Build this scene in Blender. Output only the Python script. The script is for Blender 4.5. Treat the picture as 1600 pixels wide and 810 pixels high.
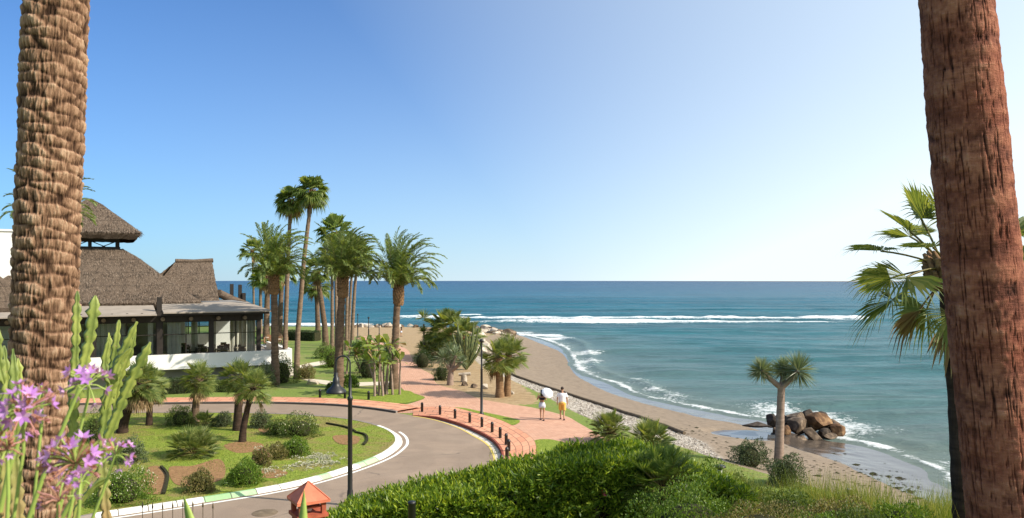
import bpy, bmesh, math, random
import numpy as np
from mathutils import Vector, Matrix, geometry
R = math.radians
for o in list(bpy.data.objects): bpy.data.objects.remove(o)
C = bpy.context.scene.collection
scn = bpy.context.scene
rnd = random.Random(7)
# ------------------------------------------------------------------ camera
H = 7.7; F = 1200.0; HY = 439.0
cam = bpy.data.cameras.new('camera'); co = bpy.data.objects.new('camera', cam); C.objects.link(co)
cam.sensor_width = 36.0; cam.lens = 36.0*F/1600; cam.shift_y = (HY-405)/1600.0
cam.clip_start = 0.1; cam.clip_end = 90000
co.location = (0, 0, H); co.rotation_euler = (R(90), 0, 0)
cam.dof.use_dof = True; cam.dof.focus_distance = 38; cam.dof.aperture_fstop = 8
scn.camera = co
# ------------------------------------------------------------------ light
SUN_EL = 37; SUN_AZ = -15          # azimuth measured from +X, negative = behind the camera
w = bpy.data.worlds.new('World'); scn.world = w; w.use_nodes = True
wn = w.node_tree; bg = wn.nodes['Background']
sky = wn.nodes.new('ShaderNodeTexSky'); sky.sky_type = 'NISHITA'; sky.sun_disc = False
sky.sun_elevation = R(SUN_EL); sky.sun_rotation = R(90-SUN_AZ)
sky.altitude = 0; sky.air_density = 1.0; sky.dust_density = 0.6; sky.ozone_density = 1.5
def wm(op, a, b=0.0, c=None):
    m = wn.nodes.new('ShaderNodeMath'); m.operation = op
    for k, q in enumerate((a, b, c)):
        if q is None: continue
        if isinstance(q, (int, float)): m.inputs[k].default_value = q
        else: wn.links.new(q, m.inputs[k])
    return m.outputs[0]
# bright sea haze: paler towards the horizon and towards the sun's side of the sky
tc = wn.nodes.new('ShaderNodeTexCoord'); dt = wn.nodes.new('ShaderNodeVectorMath'); dt.operation = 'DOT_PRODUCT'
wn.links.new(tc.outputs['Generated'], dt.inputs[0]); dt.inputs[1].default_value = (math.cos(R(SUN_EL))*math.cos(R(SUN_AZ)), math.cos(R(SUN_EL))*math.sin(R(SUN_AZ)), math.sin(R(SUN_EL)))
sxyz = wn.nodes.new('ShaderNodeSeparateXYZ'); wn.links.new(tc.outputs['Generated'], sxyz.inputs[0])
s_ = dt.outputs['Value']; el_ = wm('MAXIMUM', sxyz.outputs[2], 0.0)
hz = wm('MULTIPLY', wm('EXPONENT', wm('MULTIPLY', el_, -5.5)), wm('MULTIPLY', wm('MULTIPLY_ADD', s_, 0.85, 0.95), 0.95))
gl = wm('MULTIPLY', wm('MAXIMUM', wm('ADD', s_, 0.16), 0.0), 0.95)
fc = wm('MINIMUM', wm('ADD', hz, gl), 1.0)
tint = wn.nodes.new('ShaderNodeMix'); tint.data_type = 'RGBA'; tint.blend_type = 'MULTIPLY'; tint.inputs[0].default_value = 1; wn.links.new(sky.outputs[0], tint.inputs[6]); tint.inputs[7].default_value = (0.07, 0.41, 0.80, 1)
mxw = wn.nodes.new('ShaderNodeMix'); mxw.data_type = 'RGBA'; wn.links.new(fc, mxw.inputs[0]); wn.links.new(tint.outputs[2], mxw.inputs[6]); mxw.inputs[7].default_value = (5.0, 5.75, 6.15, 1)
wn.links.new(mxw.outputs[2], bg.inputs[0]); bg.inputs[1].default_value = 0.135
sl = bpy.data.lights.new('sun', 'SUN'); so = bpy.data.objects.new('sun', sl); C.objects.link(so)
sl.energy = 5.0; sl.angle = R(0.5); sl.color = (1.0, 0.90, 0.76)
sd = Vector((math.cos(R(SUN_EL))*math.cos(R(SUN_AZ)), math.cos(R(SUN_EL))*math.sin(R(SUN_AZ)), math.sin(R(SUN_EL))))
so.rotation_euler = sd.to_track_quat('Z', 'Y').to_euler(); so.location = (30, -10, 40)
vs = scn.view_settings; vs.view_transform = 'Standard'; vs.look = 'None'; vs.gamma = 1; vs.exposure = 0.5; vs.use_curve_mapping = False
scn.cycles.max_bounces = 6; scn.cycles.transparent_max_bounces = 12

# ------------------------------------------------------------------ helpers
def at(px, py, z=0.0):
    Y = (H-z)*F/(py-HY)
    return Vector(((px-800)/F*Y, Y, z))
def atY(px, py, Y):
    return Vector(((px-800)/F*Y, Y, H-(py-HY)*Y/F))
def smooth_line(P, n=6, closed=False):
    P = [np.array(p[:2], float) for p in P]; out = []
    m = len(P)
    for i in range(m if closed else m-1):
        if closed: a, b, c, d = P[(i-1) % m], P[i], P[(i+1) % m], P[(i+2) % m]
        else: a, b, c, d = P[max(i-1, 0)], P[i], P[i+1], P[min(i+2, m-1)]
        for k in range(n):
            t = k/n
            out.append(0.5*((2*b)+(-a+c)*t+(2*a-5*b+4*c-d)*t*t+(-a+3*b-3*c+d)*t**3))
    if not closed: out.append(P[-1])
    return np.array(out)
def dist_line(X, Y, L):
    D = np.full(X.shape, 1e9)
    for i in range(len(L)-1):
        a, b = L[i], L[i+1]; d = b-a; l2 = max(float(d@d), 1e-9)
        t = np.clip(((X-a[0])*d[0]+(Y-a[1])*d[1])/l2, 0, 1)
        D = np.minimum(D, np.hypot(X-a[0]-t*d[0], Y-a[1]-t*d[1]))
    return D
def inside(X, Y, P):
    r = np.zeros(X.shape, bool); n = len(P); j = n-1
    for i in range(n):
        xi, yi = P[i]; xj, yj = P[j]
        if yi != yj:
            c = ((yi > Y) != (yj > Y)) & (X < (xj-xi)*(Y-yi)/(yj-yi)+xi)
            r ^= c
        j = i
    return r
def hsh(i, j, k, s=0):
    n = (i.astype(np.int64)*374761393 + j.astype(np.int64)*668265263 + k.astype(np.int64)*2147483647 + s*974711) & 0x7fffffff
    n = ((n ^ (n >> 13))*1274126177) & 0x7fffffff
    return ((n ^ (n >> 16)) & 0xffff)/65535.0
def vnoise(x, y, z=0.0, s=0):
    x, y, z = np.broadcast_arrays(np.asarray(x, float), np.asarray(y, float), np.asarray(z, float))
    i, j, k = np.floor(x), np.floor(y), np.floor(z)
    u, v, q = x-i, y-j, z-k
    u = u*u*(3-2*u); v = v*v*(3-2*v); q = q*q*(3-2*q)
    r = 0
    for a in (0, 1):
        for b in (0, 1):
            for c in (0, 1):
                r = r + hsh(i+a, j+b, k+c, s)*(u if a else 1-u)*(v if b else 1-v)*(q if c else 1-q)
    return r
def fbm(x, y, z=0.0, o=3, s=0):
    r = 0; a = 0.5
    for k in range(o):
        r = r+a*(vnoise(x, y, z, s+k)-0.5)*2; x = x*2.03; y = y*2.03; z = np.asarray(z)*2.03; a *= 0.5
    return r
def sst(a, b, x):
    t = np.clip((x-a)/(b-a), 0, 1); return t*t*(3-2*t)

class G:
    def __init__(s): s.v = []; s.f = []; s.n = 0; s.m = []; s.sm = []
    def add(s, V, Fc, mat=0, smooth=False):
        V = np.asarray(V, float).reshape(-1, 3); Fc = np.asarray(Fc, int)
        if Fc.size == 0: return s
        s.v.append(V); s.f.append(Fc+s.n); s.n += len(V)
        s.m.append(np.full(len(Fc), mat)); s.sm.append(np.full(len(Fc), smooth)); return s
    def xform(s, M):
        M = np.array(M); s.v = [v@M[:3, :3].T+M[:3, 3] for v in s.v]; return s
    def box(s, c, d, rz=0, mat=0, M=None):
        x, y, z = [q/2 for q in d]
        V = np.array([(a*x, b*y, e*z) for e in (-1, 1) for b in (-1, 1) for a in (-1, 1)])
        if M is not None: V = V@np.array(M.to_3x3()).T
        cr, sr = math.cos(rz), math.sin(rz)
        V = np.stack([V[:, 0]*cr-V[:, 1]*sr, V[:, 0]*sr+V[:, 1]*cr, V[:, 2]], 1)+np.array(c)
        return s.add(V, [(0, 2, 3, 1), (4, 5, 7, 6), (0, 1, 5, 4), (2, 6, 7, 3), (0, 4, 6, 2), (1, 3, 7, 5)], mat)
    def tube(s, P, rad, n=8, mat=0, cap=True, smooth=True):
        P = np.asarray([tuple(p) for p in P], float); m = len(P)
        rad = np.full(m, rad) if np.isscalar(rad) else np.asarray(rad, float)
        T = np.gradient(P, axis=0); T /= np.linalg.norm(T, axis=1)[:, None]+1e-12
        u = np.cross(T[0], (0, 1, 0.13) if abs(T[0][1]) < 0.9 else (1, 0, 0)); u /= np.linalg.norm(u)
        a = np.arange(n)/n*2*np.pi; V = []
        for i in range(m):
            u = u-T[i]*(u@T[i]); u /= np.linalg.norm(u); q = np.cross(T[i], u)
            V.append(P[i]+rad[i]*(np.cos(a)[:, None]*u+np.sin(a)[:, None]*q))
        V = np.concatenate(V); i = np.arange(m-1)[:, None]*n; j = np.arange(n)[None]; k = (j+1) % n
        Fc = np.stack([i+j, i+k, i+n+k, i+n+j], -1).reshape(-1, 4)
        s.add(V, Fc, mat, smooth)
        if cap and n > 2:
            for e, idx in ((0, list(range(n))[::-1]), (m-1, list(range(n)))):
                c = P[e]; ring = V[e*n:(e+1)*n]
                s.add(np.vstack([ring, c]), [(idx[q], idx[(q+1) % n], n) for q in range(n)], mat, False)
        return s
    def cyl(s, a, b, r0, r1=None, n=12, mat=0):
        return s.tube([a, b], [r0, r0 if r1 is None else r1], n, mat)
    def lathe(s, prof, c=(0, 0, 0), n=20, mat=0, smooth=True):
        a = np.arange(n)/n*2*np.pi; V = []
        for r, z in prof: V.append(np.stack([r*np.cos(a), r*np.sin(a), np.full(n, z)], 1)+np.array(c))
        V = np.concatenate(V); m = len(prof); i = np.arange(m-1)[:, None]*n; j = np.arange(n)[None]; k = (j+1) % n
        return s.add(V, np.stack([i+j, i+k, i+n+k, i+n+j], -1).reshape(-1, 4), mat, smooth)
    def ball(s, c, r, n=14, mat=0):
        pr = [(max(math.sin(t), 1e-4), -math.cos(t)) for t in np.linspace(0, math.pi, n//2+2)]
        r = (r, r, r) if np.isscalar(r) else r
        g = G().lathe(pr, n=n); V = g.v[0]*np.array(r)+np.array(c)
        return s.add(V, g.f[0], mat, True)
    def leaves(s, B, D, S, L, W, mat=0, bend=0.0):
        # diamond leaf blades: B base, D unit direction, S unit side, L length, W width
        B, D, S = [np.asarray(q, float) for q in (B, D, S)]
        n = len(B)
        if n == 0: return s
        L = np.broadcast_to(L, (n,))[:, None]; W = np.broadcast_to(W, (n,))[:, None]
        m = B+D*L*0.45; t = B+D*L; t = t-np.array([0, 0, 1.0])*bend*L
        V = np.stack([B, m+S*W/2, t, m-S*W/2], 1).reshape(-1, 3)
        return s.add(V, np.arange(4*n).reshape(n, 4), mat)
    def build(s, name, mats, parent=None, attrs=None, uv=None):
        me = bpy.data.meshes.new(name)
        V = np.concatenate(s.v).astype(np.float32)
        loops = np.concatenate([f.reshape(-1) for f in s.f]); sizes = np.concatenate([np.full(len(f), f.shape[1]) for f in s.f])
        me.vertices.add(len(V)); me.vertices.foreach_set('co', V.reshape(-1))
        me.loops.add(len(loops)); me.loops.foreach_set('vertex_index', loops.astype(np.int32))
        me.polygons.add(len(sizes)); st = np.concatenate([[0], np.cumsum(sizes)[:-1]])
        me.polygons.foreach_set('loop_start', st.astype(np.int32))
        me.polygons.foreach_set('material_index', np.concatenate(s.m).astype(np.int32))
        me.polygons.foreach_set('use_smooth', np.concatenate(s.sm))
        me.update(calc_edges=True)
        if attrs:
            for k, a in attrs.items():
                at_ = me.attributes.new(k, 'FLOAT', 'POINT'); at_.data.foreach_set('value', np.asarray(a, np.float32))
        if uv is not None:
            ul = me.uv_layers.new(name='UVMap'); ul.data.foreach_set('uv', np.asarray(uv, np.float32)[loops].reshape(-1))
        for m in (mats if isinstance(mats, (list, tuple)) else [mats]): me.materials.append(m)
        o = bpy.data.objects.new(name, me); C.objects.link(o)
        if parent: o.parent = parent
        return o
def tag(o, label=None, cat=None, group=None, kind=None):
    if label: o['label'] = label
    if cat: o['category'] = cat
    if group: o['group'] = group
    if kind: o['kind'] = kind
    return o
def thing(name, label, cat, loc=(0, 0, 0), rz=0, group=None):
    o = bpy.data.objects.new(name, None); C.objects.link(o); o.location = loc; o.rotation_euler = (0, 0, rz); o.empty_display_size = 0.2
    return tag(o, label, cat, group)
def dup(root, loc, rz, label, group=None, scale=1.0):
    r = root.copy(); C.objects.link(r); r.location = loc; r.rotation_euler = (0, 0, rz); r.scale = (scale,)*3
    r['label'] = label
    if group: r['group'] = group
    for ch in list(root.children):
        c = ch.copy(); C.objects.link(c); c.parent = r
        for g in ch.children:
            d = g.copy(); C.objects.link(d); d.parent = c
    return r
ORD = ['first', 'second', 'third', 'fourth', 'fifth', 'sixth', 'seventh', 'eighth', 'ninth', 'tenth', 'eleventh', 'twelfth', 'thirteenth', 'fourteenth', 'fifteenth']

# ------------------------------------------------------------------ materials
class NT:
    def __init__(s, name):
        s.m = bpy.data.materials.new(name); s.m.use_nodes = True; s.t = s.m.node_tree; s.b = s.t.nodes['Principled BSDF']; s.out = s.t.nodes['Material Output']
    def n(s, typ, **kw):
        nd = s.t.nodes.new('ShaderNode'+typ)
        for k, v in kw.items():
            if hasattr(nd, k) and not k.startswith('i_'): setattr(nd, k, v)
        return nd
    def l(s, a, b): s.t.links.new(a, b)
    def set(s, inp, v):
        if isinstance(v, (int, float)): inp.default_value = v
        elif isinstance(v, (tuple, list)): inp.default_value = tuple(v)+((1,) if len(v) == 3 and len(inp.default_value) == 4 else ())
        else: s.l(v, inp)
    def pos(s, scale=(1, 1, 1), obj=False):
        if obj: src = s.n('TexCoord').outputs['Object']
        else: src = s.n('NewGeometry').outputs['Position']
        mp = s.n('Mapping'); mp.inputs['Scale'].default_value = scale; s.l(src, mp.inputs[0]); return mp.outputs[0]
    def noise(s, vec, scale, detail=4, rough=0.55, dist=0.0):
        nd = s.n('TexNoise'); nd.inputs['Scale'].default_value = scale; nd.inputs['Detail'].default_value = detail
        nd.inputs['Roughness'].default_value = rough; nd.inputs['Distortion'].default_value = dist; s.l(vec, nd.inputs['Vector']); return nd.outputs[0]
    def ramp(s, fac, stops, interp='LINEAR'):
        r = s.n('ValToRGB'); cr = r.color_ramp; cr.interpolation = interp
        while len(cr.elements) < len(stops): cr.elements.new(0.5)
        for e, (p, c) in zip(cr.elements, stops):
            e.position = p; e.color = tuple(c)+(1,) if isinstance(c, (tuple, list)) else (c, c, c, 1)
        s.l(fac, r.inputs[0]); return r.outputs[0]
    def mix(s, fac, a, b, mode='MIX'):
        m = s.n('Mix'); m.data_type = 'RGBA'; m.blend_type = mode
        s.set(m.inputs[0], fac); s.set(m.inputs[6], a); s.set(m.inputs[7], b); return m.outputs[2]
    def math(s, op, a, b=0.0, c=None, clamp=False):
        m = s.n('Math'); m.operation = op; m.use_clamp = clamp; s.set(m.inputs[0], a); s.set(m.inputs[1], b)
        if c is not None: s.set(m.inputs[2], c)
        return m.outputs[0]
    def attr(s, name):
        a = s.n('Attribute'); a.attribute_name = name; return a.outputs['Fac']
    def bump(s, h, strength=0.5, dist=0.02, prev=None):
        b = s.n('Bump'); b.inputs['Strength'].default_value = strength; b.inputs['Distance'].default_value = dist; s.l(h, b.inputs['Height'])
        if prev is not None: s.l(prev, b.inputs['Normal'])
        return b.outputs[0]
    def fin(s, col=None, rough=0.8, spec=0.3, normal=None, metal=0.0):
        if col is not None: s.set(s.b.inputs['Base Color'], col)
        s.set(s.b.inputs['Roughness'], rough); s.b.inputs['Specular IOR Level'].default_value = spec; s.b.inputs['Metallic'].default_value = metal
        if normal is not None: s.l(normal, s.b.inputs['Normal'])
        return s.m
def plain(name, col, rough=0.6, spec=0.3, var=0.15, scale=6, bump=0.15, metal=0.0):
    t = NT(name); p = t.pos(obj=True); n = t.noise(p, scale, 5)
    c = t.ramp(n, [(0.3, tuple(x*(1-var) for x in col)), (0.7, tuple(min(1, x*(1+var)) for x in col))])
    return t.fin(c, rough, spec, t.bump(t.noise(p, scale*6, 3), bump, 0.01), metal)
def leafmat(name, c1, c2, c3=None, transl=0.3, rough=0.5, spec=0.35):
    t = NT(name); g = t.n('NewGeometry').outputs['Random Per Island']
    st = [(0.0, c1), (0.55, c2)] + ([(1.0, c3)] if c3 else [])
    if not c3: st[1] = (1.0, c2)
    col = t.ramp(g, st)
    oi = t.n('ObjectInfo').outputs['Random']
    hs = t.n('HueSaturation'); t.l(col, hs.inputs['Color']); t.l(t.math('MULTIPLY_ADD', oi, 0.25, 0.88), hs.inputs['Value'])
    col = hs.outputs[0]
    t.fin(col, rough, spec)
    tr = t.n('BsdfTranslucent'); t.l(t.mix(1.0, col, (1.5, 1.35, 0.5), 'MULTIPLY'), tr.inputs[0])
    mx = t.n('MixShader'); mx.inputs[0].default_value = transl
    t.l(t.b.outputs[0], mx.inputs[1]); t.l(tr.outputs[0], mx.inputs[2]); t.l(mx.outputs[0], t.out.inputs[0]); return t.m
M = {}
M['date'] = leafmat('date_palm_leaf', (0.09, 0.145, 0.04), (0.16, 0.225, 0.062), (0.30, 0.36, 0.13), 0.42, 0.42, 0.45)
M['fan'] = leafmat('fan_palm_leaf', (0.08, 0.135, 0.028), (0.145, 0.21, 0.045), (0.27, 0.32, 0.09), 0.45, 0.45, 0.4)
M['fan_grey'] = leafmat('dwarf_palm_leaf', (0.09, 0.14, 0.04), (0.17, 0.22, 0.06), (0.30, 0.32, 0.11), 0.4, 0.5)
M['dead'] = leafmat('dead_leaf', (0.16, 0.10, 0.05), (0.30, 0.20, 0.10), (0.36, 0.27, 0.15), 0.2, 0.8)
M['petiole'] = leafmat('petiole', (0.14, 0.13, 0.04), (0.22, 0.18, 0.06), None, 0.1, 0.6)
M['hedge'] = leafmat('hedge_leaf', (0.045, 0.10, 0.012), (0.15, 0.245, 0.02), (0.42, 0.50, 0.06), 0.42, 0.4)
M['shrub'] = leafmat('shrub_leaf', (0.05, 0.09, 0.018), (0.095, 0.15, 0.03), (0.18, 0.22, 0.06), 0.3, 0.5)
M['shrub_bright'] = leafmat('bright_shrub_leaf', (0.05, 0.11, 0.012), (0.11, 0.19, 0.02), (0.18, 0.26, 0.04), 0.3, 0.5)
M['shrub_grey'] = leafmat('grey_shrub_leaf', (0.05, 0.075, 0.035), (0.10, 0.14, 0.06), (0.17, 0.20, 0.11), 0.2, 0.6)
M['shrub_dry'] = leafmat('dry_shrub_leaf', (0.10, 0.11, 0.03), (0.17, 0.16, 0.05), (0.28, 0.22, 0.10), 0.25, 0.6)
M['dark_leaf'] = leafmat('dark_hedge_leaf', (0.02, 0.04, 0.01), (0.035, 0.065, 0.016), (0.06, 0.09, 0.025), 0.2, 0.5)
M['blade'] = leafmat('grass_blade', (0.075, 0.125, 0.02), (0.16, 0.215, 0.035), (0.36, 0.33, 0.12), 0.4, 0.6)
M['rosette'] = leafmat('rosette_leaf', (0.09, 0.14, 0.08), (0.19, 0.25, 0.15), (0.36, 0.40, 0.26), 0.25, 0.4)
M['white_petal'] = leafmat('white_petal', (0.6, 0.58, 0.45), (0.75, 0.72, 0.62), None, 0.3, 0.7)
M['pink_petal'] = leafmat('pink_petal', (0.55, 0.06, 0.13), (0.75, 0.15, 0.25), None, 0.3, 0.6)
M['purple_petal'] = leafmat('purple_petal', (0.36, 0.14, 0.52), (0.52, 0.26, 0.66), (0.70, 0.46, 0.76), 0.35, 0.6)
M['dry_petal'] = leafmat('dry_petal', (0.34, 0.17, 0.10), (0.50, 0.27, 0.20), (0.50, 0.24, 0.33), 0.3, 0.8)
M['flower_stem'] = plain('flower_stem', (0.26, 0.34, 0.08), 0.5, 0.3, 0.2, 5)
M['core'] = plain('dark_core_brown', (0.035, 0.035, 0.018), 0.95, 0.1, 0.3, 5)  # dark brown of the added light-blocking foliage cores; edging and seaweed share it
M['black'] = plain('black_iron', (0.012, 0.012, 0.013), 0.45, 0.5, 0.2, 8)
M['darkwood'] = plain('dark_timber', (0.022, 0.017, 0.014), 0.6, 0.3, 0.3, 3)
M['white'] = plain('white_render', (0.74, 0.73, 0.70), 0.85, 0.2, 0.05, 1.2)
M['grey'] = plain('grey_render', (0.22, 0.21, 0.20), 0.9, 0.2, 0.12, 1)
M['awning'] = plain('awning_cloth', (0.30, 0.26, 0.22), 0.9, 0.1, 0.15, 1)
M['curtain'] = plain('white_curtain', (0.62, 0.58, 0.50), 0.9, 0.1, 0.1, 1.5)
M['wicker'] = plain('brown_wicker', (0.22, 0.12, 0.06), 0.7, 0.3, 0.3, 20)
M['tabletop'] = plain('pale_wood', (0.45, 0.36, 0.26), 0.5, 0.3, 0.15, 5)
M['terracotta'] = plain('terracotta_paint', (0.55, 0.16, 0.09), 0.7, 0.3, 0.18, 6)
M['terracotta_dark'] = plain('terracotta_brick', (0.36, 0.09, 0.05), 0.8, 0.2, 0.25, 12)
M['rope'] = plain('weathered_timber', (0.16, 0.12, 0.08), 0.9, 0.2, 0.3, 4)
M['skin'] = plain('skin', (0.42, 0.23, 0.14), 0.55, 0.3, 0.05, 8)
M['hair'] = plain('dark_hair', (0.025, 0.014, 0.009), 0.6, 0.3, 0.2, 20)
M['shirt'] = plain('white_cotton', (0.76, 0.77, 0.80), 0.9, 0.1, 0.05, 6)
M['yellow_cloth'] = plain('yellow_cotton', (0.72, 0.42, 0.10), 0.9, 0.1, 0.08, 6)
M['denim'] = plain('pale_denim', (0.55, 0.58, 0.66), 0.9, 0.1, 0.08, 6)
M['dark_cloth'] = plain('dark_cotton', (0.03, 0.025, 0.04), 0.9, 0.1, 0.08, 6)
def glassmat():
    t = NT('window_glass'); tr = t.n('BsdfTransparent'); tr.inputs[0].default_value = (0.8, 0.84, 0.84, 1)
    gl = t.n('BsdfGlossy'); gl.inputs['Roughness'].default_value = 0.03; fr = t.n('Fresnel'); fr.inputs[0].default_value = 1.5
    mx = t.n('MixShader'); t.l(fr.outputs[0], mx.inputs[0]); t.l(tr.outputs[0], mx.inputs[1]); t.l(gl.outputs[0], mx.inputs[2]); t.l(mx.outputs[0], t.out.inputs[0]); return t.m
M['glass'] = glassmat()
def trunkmat(name, dark, light, ring=9.0, vert=30, bump=0.6, obj=True):
    t = NT(name); p = t.pos((1, 1, 1), True)
    pr = t.pos((1.2, 1.2, ring), True); n = t.noise(pr, 2.0, 5, 0.6, 0.5); n2 = t.noise(t.pos((vert, vert, 3), True), 1.0, 4)
    h = t.math('ADD', t.math('MULTIPLY', n, 0.65), t.math('MULTIPLY', n2, 0.35))
    c = t.ramp(h, [(0.33, dark), (0.62, light)])
    return t.fin(c, 0.92, 0.15, t.bump(h, bump, 0.03))
M['trunk_date'] = trunkmat('date_trunk', (0.06, 0.04, 0.028), (0.20, 0.135, 0.09), 7)
M['trunk_fan'] = trunkmat('fan_trunk', (0.10, 0.07, 0.05), (0.25, 0.18, 0.125), 5, 20, 0.4)
M['trunk_dark'] = trunkmat('dark_trunk', (0.018, 0.012, 0.009), (0.07, 0.045, 0.032), 6)
M['boot'] = trunkmat('leaf_boot', (0.10, 0.055, 0.028), (0.30, 0.185, 0.10), 6)
M['trunk_smooth'] = trunkmat('pale_trunk', (0.18, 0.13, 0.10), (0.34, 0.25, 0.20), 8, 8, 0.3)
M['rock_dark'] = None
def rockmat(name, a, b, c):
    t = NT(name); p = t.pos(obj=True); n = t.noise(p, 1.8, 7, 0.62, 0.6)
    col = t.ramp(n, [(0.32, a), (0.5, b), (0.66, c)])
    return t.fin(col, 0.85, 0.25, t.bump(t.noise(p, 7, 6), 0.7, 0.05))
M['rock_brown'] = rockmat('brown_rock', (0.035, 0.026, 0.02), (0.12, 0.085, 0.058), (0.27, 0.20, 0.14))
M['rock_orange'] = rockmat('orange_rock', (0.03, 0.018, 0.011), (0.12, 0.062, 0.030), (0.28, 0.17, 0.085))
M['rock_black'] = rockmat('wet_rock', (0.02, 0.016, 0.013), (0.06, 0.045, 0.035), (0.13, 0.10, 0.075))
M['rock_pale'] = rockmat('pale_rock', (0.24, 0.20, 0.16), (0.42, 0.36, 0.29), (0.58, 0.53, 0.45))
# ------------------------------------------------------------------ the lie of the land
SEA = -1.8
L0 = smooth_line([at(*p) for p in [(-2500, 507), (-600, 508), (100, 509), (340, 510), (480, 510.5), (600, 511), (690, 512), (745, 513), (775, 514.5), (790, 517), (775, 522), (756, 527), (745, 535), (735, 548), (745, 566), (775, 583), (812, 600), (850, 618), (900, 645), (960, 668), (1045, 692), (1135, 722), (1240, 752), (1350, 782), (1440, 797), (1600, 815), (2000, 850), (3200, 900)]], 5)
L2 = smooth_line([at(*p, SEA) for p in [(-2500, 509), (-600, 510), (100, 513), (340, 513.5), (480, 514.5), (600, 515.5), (690, 516), (750, 517.5), (800, 521), (850, 532), (880, 545), (893, 562), (898, 575), (925, 590), (957, 600), (988, 616), (1040, 629), (1096, 640), (1158, 652), (1204, 658), (1260, 678), (1321, 690), (1377, 703), (1413, 717), (1440, 728), (1463, 740), (1490, 758), (1560, 790), (1800, 850), (3200, 960)]], 5)
LAND = np.vstack([L0, [[4000, 20], [4000, -900], [-9000, -900], [-9000, 140]]])
WATER = np.vstack([L2, [[4000, 25], [4000, 60000], [-60000, 60000], [-60000, 140]]])
LWe = smooth_line([at(*p, SEA+0.25) for p in [(800, 528), (870, 545), (893, 575), (905, 588), (942, 608), (1003, 628), (1096, 652), (1142, 659), (1192, 672), (1230, 700), (1300, 722), (1350, 743), (1400, 767), (1450, 787), (1487, 799), (1600, 840)]], 4)
WET = np.vstack([LWe, [[60, 22], [60, 130], [0, 135]]])
L1 = smooth_line([at(*p, -0.55) for p in [(742, 556), (760, 566), (795, 588), (880, 613), (960, 637), (1042, 662), (1100, 690)]], 5)
POOL = at(1178, 679, -1.45)
def terrain(X, Y):
    X = np.asarray(X, float); Y = np.asarray(Y, float)
    land = inside(X, Y, LAND); wat = inside(X, Y, WATER)
    d0 = dist_line(X, Y, L0); d2 = dist_line(X, Y, L2)
    t = d0/(d0+d2+1e-6)
    z = np.where(land, 0.0, np.where(wat, SEA-np.minimum(0.07*d2, 4), SEA*(1-(1-t)**1.5)))
    z = z+np.where(land | wat, 0, (fbm(X*1.1, Y*1.1, 0, 3, 5)*0.05)*np.clip(d2/2, 0, 1)*np.clip(d0/1.5, 0, 1))
    pd = np.hypot((X-POOL.x)/2.3, (Y-POOL.y)/1.5)
    z = np.where(land | wat, z, z+(-1.50-z)*sst(1.5, 0.8, pd))
    fall = np.where(land, 1.0, np.clip(1-d0/4.5, 0, 1)**1.5)
    bank = 2.7*sst(22.5, 15.5, Y+0.10*np.abs(X-2))+2.9*sst(8, 3.0, Y)
    return z+bank*fall
def hgt(x, y): return float(terrain(np.array([x]), np.array([y]))[0])
def on(px, py):
    z = 0.0
    for i in range(14):
        p = at(px, py, z); z = 0.5*z+0.5*hgt(p.x, p.y)
    return at(px, py, z)
def axis(segs):
    out = []
    for a, b, n in segs: out += list(np.linspace(a, b, n, endpoint=False))
    return np.array(out+[segs[-1][1]])
ax = axis([(-9000, -400, 12), (-400, -70, 40), (-70, -24, 70), (-24, 30, 270), (30, 80, 60), (80, 400, 20), (400, 9000, 12)])
ay = axis([(-600, -4, 14), (-4, 20, 48), (20, 62, 240), (62, 142, 220), (142, 300, 20), (300, 60000, 16)])
GX, GY = np.meshgrid(ax, ay); gx, gy = GX.ravel(), GY.ravel()
gz = terrain(gx, gy)
GZ = gz.reshape(len(ay), len(ax))
def hgt(x, y):
    i = min(max(int(np.searchsorted(ax, x))-1, 0), len(ax)-2); j = min(max(int(np.searchsorted(ay, y))-1, 0), len(ay)-2)
    u = (x-ax[i])/(ax[i+1]-ax[i]); v = (y-ay[j])/(ay[j+1]-ay[j])
    return float((GZ[j, i]*(1-u)+GZ[j, i+1]*u)*(1-v)+(GZ[j+1, i]*(1-u)+GZ[j+1, i+1]*u)*v)
land = inside(gx, gy, LAND); d0 = dist_line(gx, gy, L0); d1 = dist_line(gx, gy, L1)
sand = np.where(land, np.clip(0.5-d0/0.5, 0, 0.5), np.clip(0.5+d0/0.5, 0.5, 1))
# bare earth beside the promenade and on the headland
EARTH = smooth_line([at(*p) for p in [(632, 546), (642, 560), (657, 576), (678, 588), (684, 601), (722, 613), (750, 624), (800, 632), (840, 628), (812, 600), (775, 583), (745, 566), (735, 548), (745, 530), (790, 516), (740, 511), (560, 511), (545, 524), (600, 530)]], 4, True)
ea = inside(gx, gy, EARTH); de = dist_line(gx, gy, np.vstack([EARTH, EARTH[:1]]))
earth = np.clip(0.5+np.where(ea, de, -de)/1.2, 0, 1)
SHGL = np.vstack([L0[(L0[:, 1] < 90) & (L0[:, 0] > -6) & (L0[:, 0] < 9.3)], L1[::-1]])
sh = inside(gx, gy, SHGL); dsh = dist_line(gx, gy, np.vstack([SHGL, SHGL[:1]]))
shingle = np.clip(0.5+np.where(sh, dsh, -dsh)/0.6, 0, 1)
wetin = inside(gx, gy, WET); dw = dist_line(gx, gy, LWe)
wet = np.clip(0.5+np.where(wetin, dw, -dw)/0.5, 0, 1)*(sand > 0.5)
pd = np.hypot((gx-POOL.x)/2.3, (gy-POOL.y)/1.5); wet = np.maximum(wet, sst(1.25, 0.95, pd))
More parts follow.
